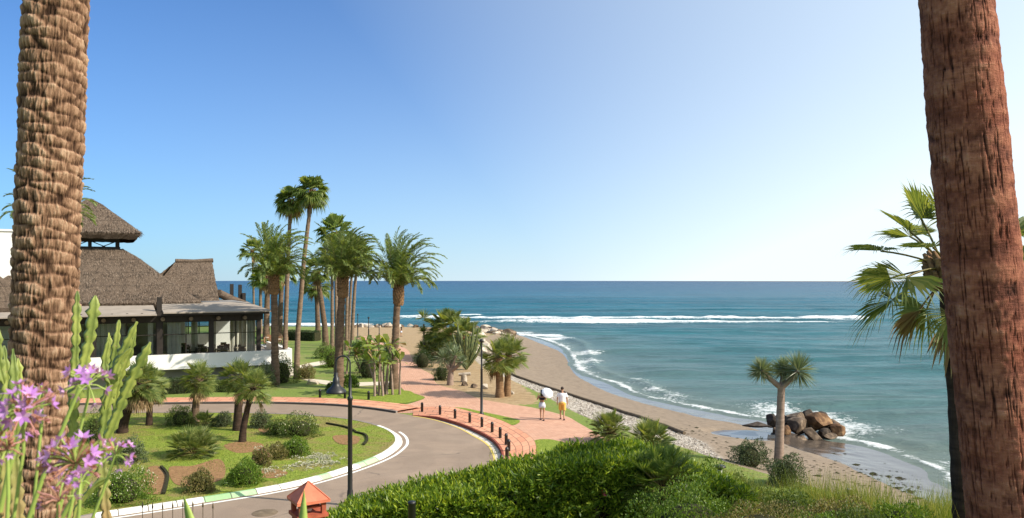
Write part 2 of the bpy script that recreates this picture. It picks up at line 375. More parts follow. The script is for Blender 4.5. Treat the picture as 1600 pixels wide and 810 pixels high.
def ground_material():
    t = NT('ground_cover'); p = t.pos()
    n1 = t.noise(p, 0.35, 5, 0.6); n2 = t.noise(p, 9, 6, 0.7); n3 = t.noise(p, 2.2, 5, 0.6)
    g = t.ramp(n2, [(0.3, (0.06, 0.11, 0.012)), (0.5, (0.14, 0.20, 0.025)), (0.72, (0.26, 0.30, 0.055))])
    dry = t.ramp(n2, [(0.3, (0.15, 0.12, 0.04)), (0.7, (0.34, 0.27, 0.12))])
    grass = t.mix(t.ramp(t.math('ADD', t.math('MULTIPLY', n1, 0.6), t.math('MULTIPLY', n3, 0.4)), [(0.50, 0.0), (0.64, 0.75)]), g, dry)
    ear = t.ramp(t.math('ADD', t.math('MULTIPLY', n2, 0.5), t.math('MULTIPLY', n3, 0.5)), [(0.32, (0.16, 0.10, 0.045)), (0.52, (0.34, 0.235, 0.12)), (0.68, (0.46, 0.36, 0.22))])
    pn = t.noise(p, 26, 4, 0.6)
    s1 = t.ramp(t.math('ADD', t.math('MULTIPLY', pn, 0.35), t.math('MULTIPLY', n3, 0.65)), [(0.35, (0.165, 0.122, 0.082)), (0.65, (0.27, 0.208, 0.148))])
    speck = t.ramp(t.noise(t.pos((1, 0.55, 1)), 5.5, 5, 0.75), [(0.59, 0.0), (0.68, 0.8)])
    s1 = t.mix(speck, s1, (0.14, 0.10, 0.065))
    vor = t.n('TexVoronoi'); vor.inputs['Scale'].default_value = 7.5; t.l(p, vor.inputs['Vector'])
    vb = t.n('RGBToBW'); t.l(vor.outputs['Color'], vb.inputs[0])
    peb = t.ramp(vb.outputs[0], [(0.1, (0.17, 0.14, 0.11)), (0.5, (0.33, 0.29, 0.24)), (0.9, (0.58, 0.54, 0.48))])
    pebm = t.math('MULTIPLY', t.attr('shingle'), t.ramp(n3, [(0.3, 0.55), (0.6, 1.0)]), clamp=True)
    s2 = t.mix(pebm, s1, peb)
    nz = t.math('MULTIPLY_ADD', t.noise(p, 1.2, 4), 0.5, -0.25)
    wetf = t.ramp(t.math('ADD', t.attr('wet'), nz), [(0.40, 0.0), (0.60, 1.0)])
    s3 = t.mix(wetf, s2, (0.085, 0.068, 0.055))
    ef = t.ramp(t.math('ADD', t.attr('earth'), t.math('MULTIPLY_ADD', n3, 1.2, -0.6)), [(0.42, 0.0), (0.58, 1.0)])
    landc = t.mix(ef, grass, ear)
    sf = t.ramp(t.math('ADD', t.attr('sand'), t.math('MULTIPLY_ADD', n2, 0.7, -0.35)), [(0.47, 0.0), (0.53, 1.0)])
    col = t.mix(sf, landc, s3)
    ro = t.math('MULTIPLY_ADD', wetf, -0.76, 0.92)
    h = t.math('MULTIPLY', t.math('ADD', n2, t.math('MULTIPLY', vor.outputs['Distance'], t.math('MULTIPLY', pebm, -1.3))), t.math('SUBTRACT', 1.0, wetf))
    return t.fin(col, ro, 0.5, t.bump(h, 0.55, 0.07))
M['ground'] = ground_material()
nx, ny = len(ax), len(ay)
i = np.arange(ny-1)[:, None]*nx; j = np.arange(nx-1)[None]
Fg = np.stack([i+j, i+j+1, i+nx+j+1, i+nx+j], -1).reshape(-1, 4)
g = G(); g.add(np.stack([gx, gy, gz], 1), Fg, 0, True)
tag(g.build('ground', M['ground'], attrs={'sand': sand, 'earth': earth, 'shingle': shingle, 'wet': wet}), kind='structure')

# ------------------------------------------------------------------ sea
rows = np.concatenate([np.geomspace(24, 130, 330), np.geomspace(130, 420, 230)[1:], np.geomspace(420, 60000, 90)[1:]])
cols = np.concatenate([np.linspace(-1.4, -0.45, 60, endpoint=False), np.linspace(-0.45, 0.72, 560, endpoint=False), np.linspace(0.72, 1.5, 50)])
SC, SY = np.meshgrid(cols, rows); sx = (SC*SY).ravel(); sy = SY.ravel()
sd2 = dist_line(sx, sy, L2); sw = inside(sx, sy, WATER); sdd = np.where(sw, sd2, -sd2)
fade = np.exp(-sy/260)
z = np.zeros_like(sx)
rs = random.Random(3)
warp = fbm(sx/22, sy/16, 0, 2, 3)*5.0
for k in range(9):
    wl = [11, 8.3, 6.1, 4.4, 3.3, 2.5, 1.9, 1.5, 1.2][k]; a = R(-90+rs.uniform(-13, 13)*(1+k*.12)) if k else R(-89)
    kx, ky = math.cos(a)*2*math.pi/wl, math.sin(a)*2*math.pi/wl
    ph = kx*sx+ky*(sy+warp)+rs.uniform(0, 6)
    amp = wl*0.012*(1.15 if k < 3 else 0.8)*(0.35+1.3*vnoise(sx/(wl*2.2), sy/(wl*1.6), k, 11))
    cut = np.clip((wl*60/(sy+1e-3)-0.6), 0, 1)
    z += amp*cut*(1-np.abs(np.sin(ph/2)))*1.6
z *= np.clip(sdd/9, 0.06, 1)
# swell lines rolling in parallel to the shore
roll = fbm(sx/16, sy/30, 0, 2, 21)
for off, hh, wd in ((3.2, 0.14, 0.6),):
    q = sdd-off-roll*4.0
    z += 1.5*hh*np.exp(-(q/wd)**2)*sst(0.25, 0.65, vnoise(sx/12, sy/12, off, 5))*np.clip(sdd/4, 0, 1)
for q_, yy0 in enumerate((44, 50.5, 57, 64, 72, 81, 91, 103, 117, 133, 150)):
    yl = yy0+1.6*fbm(sx/26, 0*sx, q_*3.1, 2, 77); wd = 1.1+yy0*.012
    sh_ = (sy-yl)/wd; prof = np.where(sh_ < 0, np.exp(-(sh_*1.5)**2), np.exp(-(sh_*.6)**2))
    z += .30*prof*sst(.30, .62, vnoise(sx/18, 0*sx, q_*2.3, 78))*np.clip((sdd-1.5)/5, 0, 1)
# breaker out at sea
def px_of(x, y): return 800+x/y*F
spx = px_of(sx, sy)
yc = 181+5*fbm(sx/22, 0*sx, 1, 3, 9)+np.where(spx < 760, (760-spx)*0.02, 0)
env = sst(585, 640, spx)*sst(1400, 1330, spx)
b1 = np.exp(-((sy-yc-1+2.5*fbm(sx/4, sy/5, 0, 3, 66))/(3.5+8*vnoise(sx/11, 3, 0, 2)))**2)*env*(.62+.5*vnoise(sx/2.5, sy/4, 0, 67))
yc2 = 170+3*fbm(sx/15, 0*sx, 5, 3, 19)
b2 = np.exp(-((sy-yc2+1.5*fbm(sx/4, sy/5, 5, 3, 68))/4.2)**2)*(sst(640, 700, spx)*sst(1060, 960, spx)*0.75+sst(860, 950, spx)*sst(1390, 1250, spx)*0.8)
yc3 = 203+2*fbm(sx/15, 0*sx, 7, 3, 29)
b3 = np.exp(-((sy-yc3)/3.0)**2)*sst(682, 700, spx)*sst(765, 745, spx)*0.95
b4 = np.exp(-((sy-163-3*fbm(sx/12, 0*sx, 8, 3, 39))/5)**2)*sst(380, 430, spx)*sst(610, 560, spx)*0.95
b5 = np.exp(-((sy-133-3*fbm(sx/8, 0*sx, 9, 3, 49)-(spx-830)*-0.06)/2.2)**2)*sst(800, 815, spx)*sst(900, 870, spx)*0.9
z += 0.9*b1+0.4*b2+0.4*b3
far_foam = np.maximum.reduce([b1*1.0, b2, b3, b4, b5])
# swash at the shore
wv = fbm(sx/5, sy/5, 0, 3, 13)
n_l = vnoise(sx*1.3, sy*1.1, 0, 17)*0.55+vnoise(sx*3.1, sy*2.6, 0, 18)*0.45
sp_w = 2.2+2.0*vnoise(sx/9, sy/9, 0, 31)+2.6*np.exp(-(np.hypot(sx-17, sy-49)/9)**2)
front = np.exp(-((sdd-0.35-.3*n_l)/(.25+.7*vnoise(sx/3, sy/3, 5, 61)))**2)*(.6+.5*vnoise(sx/2.2, sy/2.2, 1, 62))*.8
lace = sst(0, 0.4, sdd)*(1-sst(sp_w*0.6, sp_w*2.3, sdd))*(0.50+0.6*wv)
ln2 = np.exp(-((sdd-7.5-roll*4)/0.8)**2)*sst(0.45, 0.7, vnoise(sx/8, sy/8, 3, 41))*0.25
foam = np.clip(np.maximum.reduce([front, lace]), 0, 1)*(sy < 150)*np.where(sx < -3.0, 0.4, 1)
foam = np.maximum(foam, far_foam)
z += 0.10*front*(sy < 140)
dp = np.clip(sdd/60, 0, 1)
def sea_material():
    t = NT('sea_water'); p = t.pos()
    sp = t.n('SeparateXYZ'); t.l(p, sp.inputs[0])
    yy = sp.outputs[1]
    lg = t.math('LOGARITHM', t.math('MAXIMUM', yy, 1.0), 10.0)
    n = t.noise(t.pos((0.35, 1, 1)), 0.10, 5, 0.6); nf = t.noise(t.pos((0.05, 0.35, 1)), 0.10, 6, 0.7)
    v = t.math('ADD', lg, t.math('MULTIPLY_ADD', n, 0.25, -0.125))
    v = t.math('DIVIDE', t.math('SUBTRACT', v, 1.4), 2.6)
    col = t.ramp(v, [(0.0, (0.07, 0.14, 0.135)), (0.22, (0.035, 0.115, 0.13)), (0.36, (0.015, 0.095, 0.125)), (0.46, (0.008, 0.085, 0.13)), (0.58, (0.007, 0.068, 0.125)), (0.8, (0.006, 0.052, 0.115)), (1.0, (0.008, 0.045, 0.11))])
    nf2 = t.noise(t.pos((0.22, 1, 1)), 0.9, 6, 0.75); stk = t.ramp(t.math('ADD', t.math('MULTIPLY', nf, .5), t.math('MULTIPLY', nf2, .5)), [(0.38, 0.68), (0.62, 1.35)])
    col = t.mix(1.0, col, stk, 'MULTIPLY'); n9 = t.noise(t.pos((0.012, 0.05, 1)), 1.0, 9, 0.85); col = t.mix(1.0, col, t.ramp(n9, [(0.36, 0.72), (0.64, 1.32)]), 'MULTIPLY')
    sh = t.ramp(t.attr('depth'), [(0.0, 0.75), (0.10, 0.28), (0.35, 0.0)])
    col = t.mix(sh, col, (0.16, 0.185, 0.15))
    fn = t.noise(t.pos((1, 1, 1)), 3.2, 7, 0.72, 0.6); fn2 = t.noise(p, 0.9, 5, 0.7, 1.0)
    ff = t.math('ADD', t.attr('foam'), t.math('MULTIPLY_ADD', t.math('ADD', t.math('MULTIPLY', fn, 0.6), t.math('MULTIPLY', fn2, 0.4)), 2.0, -1.0))
    ffac = t.ramp(ff, [(0.50, 0.0), (0.64, 0.6), (0.86, 1.0)])
    caps = t.ramp(t.noise(t.pos((0.25, 1.1, 1)), 0.55, 6, 0.8), [(0.735, 0.0), (0.76, 0.5)])
    ffac = t.math('MAXIMUM', ffac, caps)
    col = t.mix(ffac, col, (0.80, 0.83, 0.84))
    ro = t.math('MULTIPLY_ADD', ffac, 0.6, 0.26)
    b1 = t.noise(t.pos((0.45, 1.0, 1)), 1.3, 8, 0.75, 0.4); b2 = t.noise(t.pos((0.5, 1, 1)), 0.28, 4, 0.6)
    nb = t.bump(b1, 1.0, 0.22); nb = t.bump(b2, 0.8, 0.7, nb)
    t.fin(col, ro, 0.07, nb); t.l(t.ramp(v, [(0.15, 0.11), (0.42, 0.035), (0.9, 0.012)]), t.b.inputs['Specular IOR Level']); t.b.inputs['IOR'].default_value = 1.33; return t.m
M['sea'] = sea_material()
nx, ny = len(cols), len(rows)
i = np.arange(ny-1)[:, None]*nx; j = np.arange(nx-1)[None]
Fs = np.stack([i+j, i+j+1, i+nx+j+1, i+nx+j], -1).reshape(-1, 4)
keep = (sdd[Fs] > -3).any(1); Fs = Fs[keep]
zz = SEA+z+np.where(sdd < 0, sdd*0.02, 0)
g = G(); g.add(np.stack([sx, sy, zz], 1), Fs, 0, True)
tag(g.build('sea', M['sea'], attrs={'foam': foam, 'depth': dp}), kind='structure')
# tide pool
def flat(name, L, z, mat, kind='structure', thick=0.0, uvs=False):
    L = [Vector((float(p[0]), float(p[1]), z)) for p in L]
    tr = geometry.tessellate_polygon([L])
    area = sum((L[k].x*L[(k+1) % len(L)].y-L[(k+1) % len(L)].x*L[k].y) for k in range(len(L)))
    n = len(L); g = G(); V = np.array([tuple(p) for p in L])
    T = []
    for a, b, c in tr:
        cr = (L[b]-L[a]).cross(L[c]-L[a]).z
        T.append((a, b, c) if cr > 0 else (a, c, b))
    g.add(V, T)
    if thick:
        V2 = np.vstack([V, V-np.array([0, 0, thick])])
        g.add(V2, [((k+1) % n, k, k+n, (k+1) % n+n) if area < 0 else (k, (k+1) % n, (k+1) % n+n, k+n) for k in range(n)])
    return tag(g.build(name, mat), kind=kind)
def water_film():
    t = NT('pool_water'); return t.fin((0.10, 0.11, 0.12), 0.06, 0.5, t.bump(t.noise(t.pos(), 3, 2), 0.05, 0.02))
a = np.linspace(0, 2*np.pi, 40, endpoint=False)
rr = 1+0.14*np.sin(3*a+1)+0.1*np.sin(5*a)
flat('tide_pool', np.stack([POOL.x+2.0*rr*np.cos(a), POOL.y+1.15*rr*np.sin(a)], 1), -1.488, water_film())

# ------------------------------------------------------------------ roads and paths
def ribbon(L, o0, o1, z0, z1, name, mats, closed=False, matfn=None, thick=0.0, kind='structure'):
    L = np.asarray(L, float)
    T = np.gradient(L, axis=0)
    if closed: T = np.roll(L, -1, 0)-np.roll(L, 1, 0)
    T /= np.linalg.norm(T, axis=1)[:, None]; N = np.stack([-T[:, 1], T[:, 0]], 1)
    A = L+N*o0; B = L+N*o1; n = len(L)
    s = np.concatenate([[0], np.cumsum(np.linalg.norm(np.diff(L, axis=0), axis=1))])
    V = np.vstack([np.c_[A, np.full(n, z0)], np.c_[B, np.full(n, z1)]]); uv = np.vstack([np.c_[s, np.zeros(n)], np.c_[s, np.ones(n)]])
    m = n if closed else n-1
    Fc = np.array([((k+1) % n, k, k+n, (k+1) % n+n) for k in range(m)])
    if o1 > o0: Fc = Fc[:, ::-1].copy(); 
    g = G(); g.add(V, Fc[:, ::-1] if False else Fc)
    if thick:
        V2 = np.vstack([V, V-np.array([0, 0, thick])])
        q = []
        for k in range(m):
            k2 = (k+1) % n; q += [(k, k2, k2+2*n, k+2*n), (k2+n, k+n, k+3*n, k2+3*n)]
        if not closed: q += [(0, 2*n, 3*n, n), (n-1, 2*n-1, 4*n-1, 3*n-1)]
        g.add(V2, q); uv = np.vstack([uv, uv, uv])
    if matfn: g.m[0] = np.array([matfn(L[k]) for k in range(m)]); 
    if matfn and thick: g.m[1] = np.array([matfn(L[k//2]) for k in range(2*m)]+[0]*(len(g.m[1])-2*m))
    return tag(g.build(name, mats, uv=uv), kind=kind)
def asphalt():
    t = NT('asphalt'); p = t.pos(); n = t.noise(p, 30, 5, 0.7); n2 = t.noise(p, 0.5, 5, 0.65, 0.6)
    v = t.math('ADD', t.math('MULTIPLY', n, 0.5), t.math('MULTIPLY', n2, 0.5))
    c = t.ramp(v, [(0.35, (0.21, 0.155, 0.115)), (0.65, (0.34, 0.26, 0.195))])
    cr = t.n('TexVoronoi'); cr.feature = 'DISTANCE_TO_EDGE'; cr.inputs['Scale'].default_value = 0.17
    wv = t.n('VectorMath'); wv.operation = 'ADD'; t.l(p, wv.inputs[0])
    nn = t.n('TexNoise'); nn.inputs['Scale'].default_value = 0.7; nn.inputs['Detail'].default_value = 6; t.l(p, nn.inputs['Vector']); t.l(nn.outputs['Color'], wv.inputs[1]); t.l(wv.outputs[0], cr.inputs['Vector'])
    ck = t.ramp(cr.outputs['Distance'], [(0.002, 0.6), (0.010, 0.0)])
    ck = t.math('MULTIPLY', ck, t.ramp(n2, [(0.5, 0.0), (0.55, 1.0)]))
    c = t.mix(ck, c, (0.06, 0.05, 0.045))
    n4 = t.noise(t.pos((1, 1, 1)), 0.22, 3, 0.5, 1.5); c = t.mix(t.ramp(n4, [(.40, .0), (.46, .28), (.60, .28), (.66, 0.0)]), c, (.20, .155, .12))
    n5 = t.noise(p, 2.2, 5, 0.8); c = t.mix(t.ramp(n5, [(.60, 0.0), (.72, .45)]), c, (.13, .10, .08))
    return t.fin(c, 0.9, 0.25, t.bump(n, 0.4, 0.02))
def brickmat(name, c1, c2, mortar, bw, bh, rot=0.0, msize=0.012, uvm=False, vary=0.3):
    t = NT(name); p = t.n('UVMap').outputs[0] if uvm else t.pos()
    mp = t.n('Mapping'); mp.inputs['Rotation'].default_value = (0, 0, rot); t.l(p, mp.inputs[0])
    b = t.n('TexBrick'); b.inputs['Scale'].default_value = 1.0; b.inputs['Brick Width'].default_value = bw; b.inputs['Row Height'].default_value = bh
    b.inputs['Mortar Size'].default_value = msize; b.inputs['Mortar Smooth'].default_value = 0.2
    b.inputs['Color1'].default_value = (*c1, 1); b.inputs['Color2'].default_value = (*c2, 1); b.inputs['Mortar'].default_value = (*mortar, 1); t.l(mp.outputs[0], b.inputs[0])
    q = t.pos(); n = t.noise(q, 0.8, 6, 0.7); n2 = t.noise(q, 12, 4, 0.6)
    c = t.mix(1.0, b.outputs[0], t.ramp(t.math('ADD', t.math('MULTIPLY', n, 0.6), t.math('MULTIPLY', n2, 0.4)), [(0.3, 1-vary), (0.7, 1+vary)]), 'MULTIPLY')
    return t.fin(c, 0.88, 0.25, t.bump(b.outputs[1], -0.3, 0.01))
def paint(name, col, worn=0.6):
    t = NT(name); p = t.pos(); n = t.noise(p, 9, 6, 0.75); n2 = t.noise(p, 1.5, 3)
    c = t.mix(t.ramp(n, [(worn, 0.0), (worn+0.08, 1.0)]), col, (0.30, 0.26, 0.22))
    c = t.mix(t.ramp(n2, [(0.4, 0.0), (0.7, 0.3)]), c, tuple(x*0.75 for x in col))
    return t.fin(c, 0.75, 0.3, t.bump(n, 0.2, 0.01))
M['asphalt'] = asphalt()
M['kerb_white'] = brickmat('kerb_white_paint', (0.70, 0.69, 0.64), (0.80, 0.79, 0.75), (0.16, 0.14, 0.12), 0.9, 3, 0, 0.022, True, 0.14)
M['kerb_green'] = brickmat('kerb_green_paint', (0.27, 0.45, 0.22), (0.38, 0.55, 0.32), (0.12, 0.14, 0.10), 0.9, 3, 0, 0.022, True, 0.25)
M['paver'] = brickmat('promenade_paver', (0.50, 0.27, 0.18), (0.60, 0.36, 0.25), (0.34, 0.20, 0.14), 0.22, 0.11, 0.6, 0.012, vary=0.16)
M['redbrick'] = brickmat('sidewalk_brick', (0.56, 0.25, 0.15), (0.64, 0.32, 0.20), (0.22, 0.12, 0.08), 0.85, 0.40, 0, 0.025, True, 0.2)
M['redkerb'] = plain('red_kerb', (0.25, 0.07, 0.045), 0.85, 0.2, 0.25, 5)
M['greykerb'] = brickmat('grey_kerb_stone', (0.20, 0.17, 0.15), (0.26, 0.22, 0.19), (0.08, 0.07, 0.06), 1.0, 3, 0, 0.02, True)
M['gutter'] = brickmat('gutter_slab', (0.52, 0.46, 0.38), (0.60, 0.54, 0.46), (0.10, 0.085, 0.07), 0.95, 3, 0, 0.03, True, 0.15)
M['white_paint'] = paint('white_paint', (0.78, 0.77, 0.73), 0.66)
M['green_paint'] = paint('green_paint', (0.33, 0.50, 0.27), 0.60)
M['yellow_paint'] = paint('yellow_paint', (0.66, 0.49, 0.13), 0.62)
M['cream'] = paint('cream_paving', (0.62, 0.55, 0.44), 0.7)
KF = [(-400, 640), (-60, 636), (120, 633), (240, 632), (330, 631), (430, 631), (520, 634), (575, 639), (612, 644), (645, 650)]
KR = [(645, 650), (682, 656), (720, 667), (750, 680), (770, 692), (781, 706), (784, 718), (778, 731), (765, 743), (745, 756), (700, 776), (640, 798), (560, 822)]
kf = smooth_line([at(*p) for p in KF], 8); kr = smooth_line([at(*p) for p in KR], 10)
ISL = [(620, 703), (628, 692), (622, 680), (600, 669), (560, 659), (510, 653), (440, 649), (350, 647), (240, 647), (100, 648), (-60, 655), (-200, 680), (-260, 730), (-200, 790), (-50, 822), (90, 820), (170, 808), (250, 796), (340, 782), (430, 767), (500, 751), (560, 732), (600, 716)]
isl = smooth_line([at(*p) for p in ISL], 6, True)
road = np.vstack([kf, kr[1:], [[-26, 21.5], [-60, 24], [-60, 40]]])
flat('road', road, 0.006, M['asphalt'])
ci = isl.mean(0)
def off(L, d):   # closed line moved outward
    T = np.roll(L, -1, 0)-np.roll(L, 1, 0); T /= np.linalg.norm(T, axis=1)[:, None]; N = np.stack([-T[:, 1], T[:, 0]], 1)
    if ((L+N-ci)**2).sum() < ((L-ci)**2).sum(): N = -N
    return L+N*d
def lawnmat(name, dryness):
    t = NT(name); p = t.pos()
    n1 = t.noise(p, 0.28, 5, 0.6, 0.5); n2 = t.noise(p, 14, 6, 0.72); n3 = t.noise(p, 1.6, 5, 0.65)
    g = t.ramp(n2, [(0.3, (0.07, 0.125, 0.012)), (0.5, (0.18, 0.24, 0.028)), (0.72, (0.36, 0.39, 0.07))])
    d = t.ramp(n2, [(0.3, (0.16, 0.12, 0.04)), (0.7, (0.34, 0.25, 0.11))])
    s = t.math('ADD', t.math('MULTIPLY', n1, 0.55), t.math('MULTIPLY', n3, 0.45))
    c = t.mix(t.ramp(s, [(dryness, 0.0), (dryness+0.12, 0.8)]), g, d)
    return t.fin(c, 0.9, 0.2, t.bump(t.math('ADD', n2, t.math('MULTIPLY', n3, 1.5)), 0.7, 0.08))
M['lawn_dry'] = lawnmat('island_lawn', 0.46); M['lawn'] = lawnmat('lush_lawn', 0.60)
flat('island_lawn', off(isl, -0.30), 0.115, M['lawn_dry'])
def isgreen(p):
    px, py = px_of(p[0], p[1]), HY+H*F/p[1]
    if py < 668 or px < 150 or (py < 700 and px < 560): return 2
    return 1 if (318 < px < 400 or 503 < px < 519 or 562 < px < 592) else 0
# resample the island line finely so the painted kerb changes colour at the right place
fine = smooth_line([at(*p) for p in ISL], 30, True)
def ring_strip(name, a, b, za, zb, mats, fn=None):
    A = off(fine, a); B = off(fine, b); n = len(A)
    V = np.vstack([np.c_[A, np.full(n, za)], np.c_[B, np.full(n, zb)]])
    Fc = np.array([(k, (k+1) % n, (k+1) % n+n, k+n) for k in range(n)])
    v0, v1, v2 = V[Fc[0][0]], V[Fc[0][1]], V[Fc[0][2]]
    if np.cross(v1-v0, v2-v0)[2] < 0: Fc = Fc[:, ::-1].copy()
    g = G(); g.add(V, Fc)
    if fn: g.m[0] = np.array([fn(fine[k]) for k in range(n)])
    return g, name, mats
g, nm, mt = ring_strip('kerb', -0.32, -0.16, 0.125, 0.135, [M['kerb_white'], M['kerb_green'], M['greykerb']], isgreen)
g2 = ring_strip('kerb', -0.16, 0.02, 0.135, 0.008, None, isgreen)[0]
g.add(g2.v[0], g2.f[0]-0); g.m[1] = g2.m[0]
sf_ = np.concatenate([[0], np.cumsum(np.linalg.norm(np.diff(fine, axis=0), axis=1))]); uvk = np.vstack([np.c_[sf_, sf_*0+.4], np.c_[sf_, sf_*0+.5]])
tag(g.build('kerb', mt, uv=np.vstack([uvk, uvk])), kind='structure')
def line_only(p):
    return 0
g = ring_strip('lane_line', 0.20, 0.33, 0.011, 0.011, None)[0]
pyv = HY+H*F/fine[:, 1]; pxv = px_of(fine[:, 0], fine[:, 1]); kp = (pxv > 100) & ((pyv > 676))
g.f[0] = g.f[0][kp]; g.m[0] = g.m[0][kp]; g.sm[0] = g.sm[0][kp]
tag(g.build('lane_line', M['white_paint']), kind='structure')
# far sidewalk
ribbon(kf[:-6], 0.0, 1.9, 0.13, 0.13, 'sidewalk', M['redbrick'])
ribbon(kf[:-6], -0.14, 0.0, 0.125, 0.128, 'kerb', M['greykerb'], thick=0.125)
# ring sidewalk with its high red kerb, gutter and yellow line
outer = [(645, 637), (700, 639.5), (735, 647), (780, 660), (810, 675), (832, 690), (838, 705), (835, 720), (822, 732), (800, 745), (770, 762), (720, 785), (640, 815)]
ro_ = smooth_line([at(*p) for p in outer], 10)
nA = 120
def resample(L, n):
    s = np.concatenate([[0], np.cumsum(np.linalg.norm(np.diff(L, axis=0), axis=1))]); q = np.linspace(0, s[-1], n)
    return np.stack([np.interp(q, s, L[:, 0]), np.interp(q, s, L[:, 1])], 1), q
A, sA = resample(kr, nA); B, _ = resample(ro_, nA)
rise = np.clip(np.linspace(0, 12, nA), 0, 1)*0.13+0.02
g = G(); V = []; UV = []
for k, f in enumerate(np.linspace(0, 1, 6)):
    V.append(np.c_[A*(1-f)+B*f, rise]); UV.append(np.c_[sA, np.full(nA, f*2.0)])
V = np.vstack(V); UV = np.vstack(UV)
g.add(V, [(k+r*nA, k+1+r*nA, k+1+(r+1)*nA, k+(r+1)*nA) for r in range(5) for k in range(nA-1)])
tag(g.build('sidewalk', M['redbrick'], uv=UV), kind='structure')
g = G(); V = np.vstack([np.c_[A, rise+0.006], np.c_[A+(B-A)/np.linalg.norm(B-A, axis=1)[:, None]*0.16, rise+0.006], np.c_[A-(B-A)/np.linalg.norm(B-A, axis=1)[:, None]*0.02, np.full(nA, 0.0)]])
g.add(V, [(k, k+1, k+1+nA, k+nA) for k in range(nA-1)]+[(k, k+1, k+1+2*nA, k+2*nA) for k in range(nA-1)])
tag(g.build('kerb', M['redkerb']), kind='structure')
dirn = (A-B)/np.linalg.norm(B-A, axis=1)[:, None]
wg = np.clip(np.linspace(0, 3.5, nA), 0.1, 1)*0.5
def strip2(name, a, b, z, mat):
    V = np.vstack([np.c_[A+dirn*a[:, None], np.full(nA, z)], np.c_[A+dirn*b[:, None], np.full(nA, z)]])
    g = G(); g.add(V, [(k, k+nA, k+1+nA, k+1) for k in range(nA-1)])
    tag(g.build(name, mat, uv=np.vstack([np.c_[sA, np.zeros(nA)], np.c_[sA, np.ones(nA)]])), kind='structure')
strip2('gutter', wg*0+0.02, wg, 0.010, M['gutter'])
strip2('lane_line', wg, wg+0.16, 0.014, M['yellow_paint'])
# promenade
PR = [(605, 643), (603, 634), (632, 633), (663, 622.5), (650, 616), (632, 611), (622, 596), (622, 575), (617, 556), (604, 545), (575, 536), (556, 528), (572, 526), (600, 531), (634, 545), (643, 559), (656, 575), (677, 587), (683, 600), (722, 612), (748, 623), (790, 631), (830, 637), (882, 650), (905, 662), (945, 685), (990, 712), (1020, 740), (1000, 775), (900, 765), (838, 724), (828, 702), (800, 677), (760, 659), (715, 647), (668, 643), (640, 646)]
pr = smooth_line([at(*p) for p in PR], 5, True)
PROM = pr
flat('promenade', pr, 0.012, M['paver'])
flat('lawn_patch', smooth_line([at(*p) for p in [(702, 639), (722, 638), (752, 644), (790, 652), (812, 658), (803, 665), (785, 661), (745, 649)]], 5, True), 0.03, M['lawn'])
flat('lawn_patch', smooth_line([at(*p) for p in [(834, 690), (862, 688), (893, 699), (905, 720), (890, 750), (800, 760), (830, 730), (839, 706)]], 5, True), 0.032, M['lawn'])
flat('lawn_patch', smooth_line([at(*p) for p in [(560, 609), (632, 611), (648, 616), (664, 622.5), (640, 630), (605, 631), (540, 625), (480, 622)]], 5, True), 0.034, M['lawn'])
flat('path', smooth_line([at(*p) for p in [(440, 582), (470, 571), (500, 565), (522, 562), (535, 566), (500, 571), (470, 580), (452, 590)]], 5, True), 0.02, M['cream'])
flat('path', smooth_line([at(*p) for p in [(470, 592), (500, 594), (540, 598), (600, 597), (622, 597), (622, 603), (580, 603), (540, 605), (500, 600)]], 5, True), 0.024, M['cream'])
def ground_soil():
    t = NT('bare_soil'); n = t.noise(t.pos(), 6, 6, 0.7); return t.fin(t.ramp(n, [(0.3, (0.17, 0.095, 0.045)), (0.7, (0.34, 0.20, 0.10))]), 0.95, 0.1, t.bump(n, 0.6, 0.05))
M['soil'] = ground_soil()
soil = [[(232, 735), (255, 735), (262, 750), (256, 775), (232, 778), (210, 772), (222, 755)],
        [(350, 700), (380, 694), (410, 698), (405, 708), (370, 712)], [(400, 740), (430, 738), (450, 744), (430, 752), (405, 750)],
        [(265, 735), (300, 733), (340, 722), (352, 735), (345, 755), (300, 765), (272, 760)],
        [(520, 686), (545, 684), (562, 688), (556, 698), (530, 698)],
        [(405, 672), (430, 668), (455, 672), (440, 682), (410, 680)]]
for q in soil: flat('soil', smooth_line([at(*p) for p in q], 5, True), 0.121+.003*len(bpy.data.objects)%.011, M['soil'])
for q in ([(252, 735), (262, 750), (256, 778)], [(510, 666), (540, 672), (555, 679)], [(555, 680), (570, 684), (574, 692), (568, 700)]):
    L = smooth_line([at(*p) for p in q], 8)
    ribbon(L, -0.05, 0.05, 0.2, 0.2, 'garden_edging', M['core'], thick=0.09)
# timber edge between shingle and sand
L = L1[2:-3]
g = G(); P = [(x, y, hgt(x, y)+0.10) for x, y in L]; g.tube(P, 0.10, 6)
tag(g.build('beach_edging', M['rope']), 'long low timber edge between the grey shingle and the sand', 'edging')
g = G(); c = at(414, 802); g.lathe([(0.001, 0.018), (0.40, 0.018), (0.42, 0.012)], (c.x, c.y, 0), 28)
tag(g.build('manhole_cover', M['rope']), 'round rusty manhole cover in the asphalt by the red lantern', 'manhole cover')
